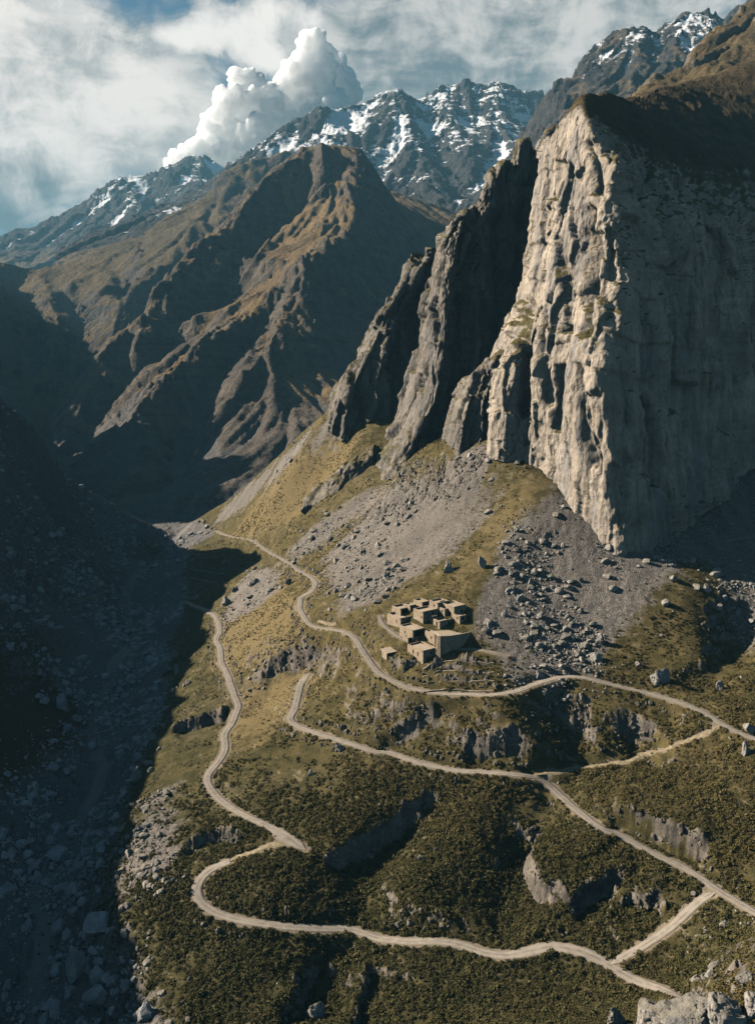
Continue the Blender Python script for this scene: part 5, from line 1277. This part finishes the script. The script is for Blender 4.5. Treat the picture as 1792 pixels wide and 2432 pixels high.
def house(label, u, v, y, wl, wr, phi, features=(), name='stone_house', par=.75, base=None, slope=0.):
    """corner F of the roof edge at a pixel; wl runs back-left, wr back-right"""
    Fp = Vector(W(u, v, y)); ph = R(phi)
    ax = Vector((math.cos(ph), math.sin(ph), 0)); ay = Vector((-math.sin(ph), math.cos(ph), 0))
    cs = [Fp, Fp + ax * wr, Fp + ay * wl, Fp + ax * wr + ay * wl]
    zb = min(float(ground(c.x, c.y)) for c in cs) - .6
    if base is not None: zb = base
    h = Fp.z - zb
    root = bpy.data.objects.new(name, None); COL.objects.link(root); root.location = (Fp.x, Fp.y, zb)
    tag(root, label, 'house', 'stone houses of the village')
    o = Vector((0, 0, 0)); t = .45
    w = MB()
    hr = h - par
    w.box(o, ax, ay, Zv, 0, wr, 0, wl, 0, hr)
    w.build('wall', M['stone'], root)
    rf = MB().box(o, ax, ay, Zv, t, wr - t, t, wl - t, hr - .2, hr + .12).build('roof', M['mud'], root, .02)
    for (a0, a1, b0, b1) in ((0, wr, 0, t), (0, wr, wl - t, wl), (0, t, t + .003, wl - t - .003), (wr - t, wr, t + .003, wl - t - .003)):
        MB().box(o, ax, ay, Zv, a0, a1, b0, b1, hr + .004, h + random.uniform(-.06, .06)).build('parapet', M['stone'], root, .08)
    for ft in features:
        kind, face, pos, z0, ww, hh = ft
        # face 'l': plane a=0 along ay; 'r': plane b=0 along ax ; z0 measured down from the roof edge
        zt = h - z0
        if face == 'l': fo, fx, fn = o, ay, ax
        else: fo, fx, fn = o, ax, ay
        nm = {'door': 'door', 'window': 'window', 'opening': 'opening', 'beam': 'roof_beam', 'round': 'window'}[kind]
        if kind == 'beam':
            for i in range(int(ww)):
                p = pos + i * hh
                MB().box(fo, fx, fn, Zv, p, p + .16, -.45, .1, zt - .16, zt).build('roof_beam', M['wood'], root, .02)
            continue
        if kind == 'round':
            bm = bmesh.new(); 
            ring = []
            for i in range(14):
                a = i / 14 * 2 * math.pi; ring.append(bm.verts.new(fo + fx * (pos + math.cos(a) * ww / 2) - fn * .03 + Zv * (zt - hh / 2 + math.sin(a) * hh / 2)))
            f = bm.faces.new(ring); r_ = bmesh.ops.extrude_face_region(bm, geom=[f]); bmesh.ops.translate(bm, verts=[e_ for e_ in r_['geom'] if isinstance(e_, bmesh.types.BMVert)], vec=fn * .2)
            me = bpy.data.meshes.new('window'); bm.to_mesh(me); bm.free(); obj('window', me, M['dark_hole'], root); continue
        d = MB().box(fo, fx, fn, Zv, pos, pos + ww, -.02, .12, zt - hh, zt).build(nm, M['dark_hole'] if kind != 'door' else M['wood'], root, 0)
        MB().box(fo, fx, fn, Zv, pos - .14, pos + ww + .14, -.09, .1, zt + .003, zt + .2).build('lintel', M['wood'], d, .02)
        if kind != 'opening':
            for q in (pos - .12, pos + ww + .003): MB().box(fo, fx, fn, Zv, q, q + .117, -.06, .1, zt - hh, zt).build('frame', M['wood'], d, .01)
        if kind == 'window': MB().box(fo, fx, fn, Zv, pos - .1, pos + ww + .1, -.1, .1, zt - hh - .12, zt - hh - .003).build('sill', M['stone'], d, .02)
    return root, o, ax, ay, h
def build_village():
    zv = lambda a, b: (860 + a * .1937, 1380 + b * .1937)
    random.seed(4)
    yb = lambda a, b: float(hit_fn(ground, [zv(a, b)[0]], [zv(a, b)[1]])[0][1])
    house('lowest flat-roofed stone house in front of the village', *zv(745,855), yb(745,1020), 9.5, 6.6, 36, [('window','l',3.0,1.5,.35,1.3),('window','l',5.8,1.4,.35,1.3),('window','r',3.6,1.4,.5,.6)], par=.7)
    house('stone house with a dark open porch above the lowest house', *zv(618,606), yb(620,745), 8.4, 5.8, 36, [('opening','r',.9,.75,4.3,2.1),('window','l',4.6,1.6,.4,.6)], par=.65)
    house('tall stone house in the middle of the village', *zv(745,378), yb(745,535), 6.2, 7.4, 36, [('window','r',4.6,.9,.7,.7),('window','l',.8,2.2,.4,.6),('beam','r',.6,.75,6,1.05)])
    house('house with a narrow door in its pale left face above the curved wall', *zv(948,492), yb(950,595), 4.6, 7.6, 34, [('door','l',1.4,.95,.8,2.2),('window','r',4.4,1.0,.7,.7)])
    house('stone house at the upper left corner of the village', *zv(470,342), yb(470,445), 6.0, 5.6, 36, [('opening','r',.5,.75,4.4,1.6),('beam','r',.5,.4,5,1.0)])
    house('walled courtyard block under the upper left house', *zv(470,457), yb(470,575), 9.0, 9.6, 36, [('window','l',2.5,1.6,.3,.9)], par=.9)
    house('stone house with a round window at the right side of the village', *zv(1125,318), yb(1125,455), 10.0, 6.2, 36, [('round','l',2.6,2.3,1.2,1.5),('window','r',3.6,1.8,.7,.8)])
    house('highest stone house at the back of the village', *zv(925,268), yb(925,380), 5.4, 6.0, 36, [('window','l',2.0,1.3,.6,.7)])
    house('low house at the back left of the village', *zv(735,262), yb(735,335), 6.0, 3.8, 36, [('opening','r',1.0,.8,1.6,1.9)], par=.7)
    house('plain stone block between the porch house and the curved wall', *zv(890,655), yb(890,800), 6.0, 2.6, 36, [('window','l',2.0,1.6,.4,.6)], par=.5)
    house('tiny block behind the left roofs of the village', *zv(585,300), yb(585,380), 4.0, 3.0, 36, [('window','r',1.0,.9,.5,.6)], par=.5)
    house('narrow house squeezed between the tall house and the door house', *zv(860,430), yb(860,520), 4.2, 2.6, 36, [('door','r',.8,.9,.8,1.8)], par=.5)
    house('small dark-fronted house at the far right of the village', *zv(1195,430), yb(1195,530), 3.6, 3.4, 36, [('window','r',1.2,.9,.7,.7),('window','l',1.2,.9,.5,.6)], par=.5)
    house('small block in front of the highest house', *zv(1010,345), yb(1010,430), 3.6, 3.2, 36, [('window','l',1.2,.9,.5,.6)], par=.5)
    house('low annexe at the left foot of the porch house', *zv(560,700), yb(560,765), 3.4, 2.6, 36, [('opening','r',.5,.6,1.4,1.2)], par=.4)
    # porch pillar and rail of the porch house stand in front of its opening
    # shed with a tilted roof
    u, v = zv(300, 885); Fp = Vector(W(u, v, yb(300, 1000))); ph = R(30); ax = Vector((math.cos(ph), math.sin(ph), 0)); ay = Vector((-math.sin(ph), math.cos(ph), 0))
    zb = float(ground(Fp.x, Fp.y)) - .5; h = Fp.z - zb
    root = bpy.data.objects.new('shed', None); COL.objects.link(root); root.location = (Fp.x, Fp.y, zb); tag(root, 'small shed with a tilted plank roof left of the lowest house', 'shed')
    o = Vector((0, 0, 0))
    MB().box(o, ax, ay, Zv, 0, .35, 0, 3.4, 0, h).build('wall', M['stone'], root, .03)
    MB().box(o, ax, ay, Zv, 0, 3.6, 3.4, 3.75, 0, h + .3).build('wall', M['stone'], root, .03)
    MB().box(o, ax, ay, Zv, 3.3, 3.6, .0, 3.397, 0, h - .05).build('wall', M['stone'], root, .03)
    MB().box(o, ax, ay, Zv, .353, 3.297, .5, .6, 0, h - .1).build('door', M['wood'], root, .01)
    axr = (ax + Zv * .02).normalized(); ayr = (ay + Zv * .09).normalized()
    rf = MB().box(o + Zv * h, axr, ayr, Zv, -.5, 4.1, -.7, 4.2, .05, .25).build('roof', M['mud'], root, .03)
    for i in range(3): MB().box(o + Zv * h, axr, ayr, Zv, .3 + i * 1.5, .45 + i * 1.5, -.9, 4.3, -.1, .047).build('rafter', M['wood'], root, .01)
    # curved retaining wall with the terrace on top
    a = [zv(905,672), zv(960,675), zv(1060,672), zv(1150,660), zv(1260,640), zv(1330,622), zv(1375,606)]; ys = [305.5, 304.5, 305, 307, 310, 313.5, 318]
    pts = [Vector(W(p[0], p[1], yy)) for p, yy in zip(a, ys)]
    Pn = catmull(np.array([tuple(p) for p in pts]), 30, 0); ztop = float(np.mean(Pn[:, 2]))
    zb = min(float(ground(p[0], p[1])) for p in Pn) - .8
    root = bpy.data.objects.new('retaining_wall', None); COL.objects.link(root); root.location = (Pn[10, 0], Pn[10, 1], zb)
    tag(root, 'curved stone retaining wall in shade on the right of the village', 'wall')
    O = np.array([Pn[10, 0], Pn[10, 1], zb]); m = bpy.data.meshes.new('wall'); Vv = []; Ff = []
    tn = np.gradient(Pn[:, :2], axis=0); tn /= np.linalg.norm(tn, axis=1, keepdims=True); nn = np.stack([-tn[:, 1], tn[:, 0]], -1)
    prof = [(-.7, zb), (0., ztop), (.55, ztop), (.55, zb)]
    for i in range(30):
        for (off, zz) in prof:
            dz = Pn[i, 2] - ztop if zz == ztop else max(0., float(ground(Pn[i, 0], Pn[i, 1])) - .7 - zb)
            Vv.append((Pn[i, 0] + nn[i, 0] * off - O[0], Pn[i, 1] + nn[i, 1] * off - O[1], zz + dz - O[2]))
    for i in range(29):
        for j in range(3): k0 = i * 4 + j; Ff.append((k0, k0 + 4, k0 + 5, k0 + 1))
    Ff.append((0, 1, 2, 3)); Ff.append((119, 118, 117, 116))
    m.from_pydata(Vv, [], Ff); obj('wall', m, M['stone'], root)
    # terrace floor behind the wall
    back = [Vector(W(*zv(1380, 560), 322)), Vector(W(*zv(880, 560), 313))]
    fl = [(p[0] + nn[i, 0] * .5 - O[0], p[1] + nn[i, 1] * .5 - O[1], p[2] - .5 - O[2]) for i, p in enumerate(Pn)]
    fl += [(b.x - O[0], b.y - O[1], Pn[-1, 2] - .5 - O[2]) for b in back[:1]] + [(back[1].x - O[0], back[1].y - O[1], Pn[0, 2] - .5 - O[2])]
    m = bpy.data.meshes.new('terrace'); m.from_pydata(fl, [], [tuple(range(len(fl)))]); obj('terrace', m, M['mud'], root)
    # sloping buttress
    p = Pn[4]; b = MB(); 
    q0 = Vector((p[0] - O[0], p[1] - O[1], 0)); n0 = Vector((nn[4, 0], nn[4, 1], 0)); t0 = Vector((tn[4, 0], tn[4, 1], 0)); hh = p[2] - zb
    vs = [q0 - t0 * 1.1 - n0 * 2.4, q0 + t0 * 1.1 - n0 * 2.4, q0 + t0 * 1.1, q0 - t0 * 1.1, q0 - t0 * .3 - n0 * .15 + Zv * (hh - .2), q0 + t0 * .3 - n0 * .15 + Zv * (hh - .2), q0 + t0 * .3 + Zv * (hh - .2), q0 - t0 * .3 + Zv * (hh - .2)]
    m = bpy.data.meshes.new('buttress'); m.from_pydata([tuple(v) for v in vs], [], [(0, 1, 5, 4), (1, 2, 6, 5), (2, 3, 7, 6), (3, 0, 4, 7), (4, 5, 6, 7)]); obj('buttress', m, M['stone'], root)

    # ruined field walls on the shadowed bank and terrace walls on the brow
    def drywall(px, label, hgt=.9, th=.6):
        P_ = smooth_line(hit_fn(ground, [a[0] for a in px], [a[1] for a in px]), 1.2); n = len(P_)
        P_[:, 2] = ground(P_[:, 0], P_[:, 1]); t = np.gradient(P_[:, :2], axis=0); t /= np.linalg.norm(t, axis=1, keepdims=True) + 1e-9; nn = np.stack([-t[:, 1], t[:, 0]], -1)
        r_ = np.random.default_rng(n); V_ = []; F_ = []; O = P_[0].copy()
        for i in range(n):
            hh = hgt * r_.uniform(.6, 1.15); w_ = th / 2 * r_.uniform(.8, 1.2)
            for (a, z) in ((-w_ * 1.25, -.8), (-w_, hh), (w_, hh * r_.uniform(.85, 1.1)), (w_ * 1.25, -.8)): V_.append((P_[i, 0] + nn[i, 0] * a - O[0], P_[i, 1] + nn[i, 1] * a - O[1], P_[i, 2] + z - O[2]))
        for i in range(n - 1):
            for j in range(3): k0 = i * 4 + j; F_.append((k0, k0 + 1, k0 + 5, k0 + 4))
        F_ += [(3, 2, 1, 0), tuple(4 * (n - 1) + q for q in range(4))]
        m = bpy.data.meshes.new('drystone_wall'); m.from_pydata(V_, [], F_); o = obj('drystone_wall', m, M['stone']); o.location = O
        tag(o, label, 'wall', 'ruined field walls')
    drywall([(196,1320),(230,1306),(262,1295)], 'upper ruined wall of the field on the shadowed left bank', 1.2)
    drywall([(222,1338),(255,1325),(287,1312)], 'lower ruined wall of the field on the shadowed left bank', 1.2)
    drywall([(222,1410),(235,1388),(247,1368)], 'short ruined wall running down to the stream bed on the left bank', 1.3)
    drywall([(195,1430),(225,1418),(262,1408)], 'low ruined wall above the dark bank of the stream bed', 1.3)
    drywall([(448,1352),(490,1358),(535,1362)], 'topmost terrace wall on the brow above the left road', .7)
    drywall([(452,1372),(490,1380),(520,1384)], 'lower terrace wall on the brow above the left road', .7)
    drywall([(755,1476),(775,1482),(800,1480)], 'small terrace wall at the inner side of the upper road bend', .8)
    drywall([(470,1243),(476,1238),(484,1238),(484,1246)], 'tiny ruin at the far end of the valley path', 2.0)

    for q_, nm_ in enumerate(('first', 'second', 'third', 'fourth')):
        drywall([(1172,1576+q_*22),(1100,1574+q_*22),(1047,1574+q_*22),(1004,1591+q_*18)], nm_ + ' terrace wall down from the village, facing the upper road', .6, .5)

# ------------------------------------------------------------------ build
build_clouds(); build_mountains(); print('mountains', round(time.time() - T0, 1))
build_cliffs(); print('cliffs', round(time.time() - T0, 1))
NX, NY, NZ = build_near(); print('near', round(time.time() - T0, 1))
build_roads(); build_village(); build_boulders(); build_shrubs(); build_haze()
print('all', round(time.time() - T0, 1))
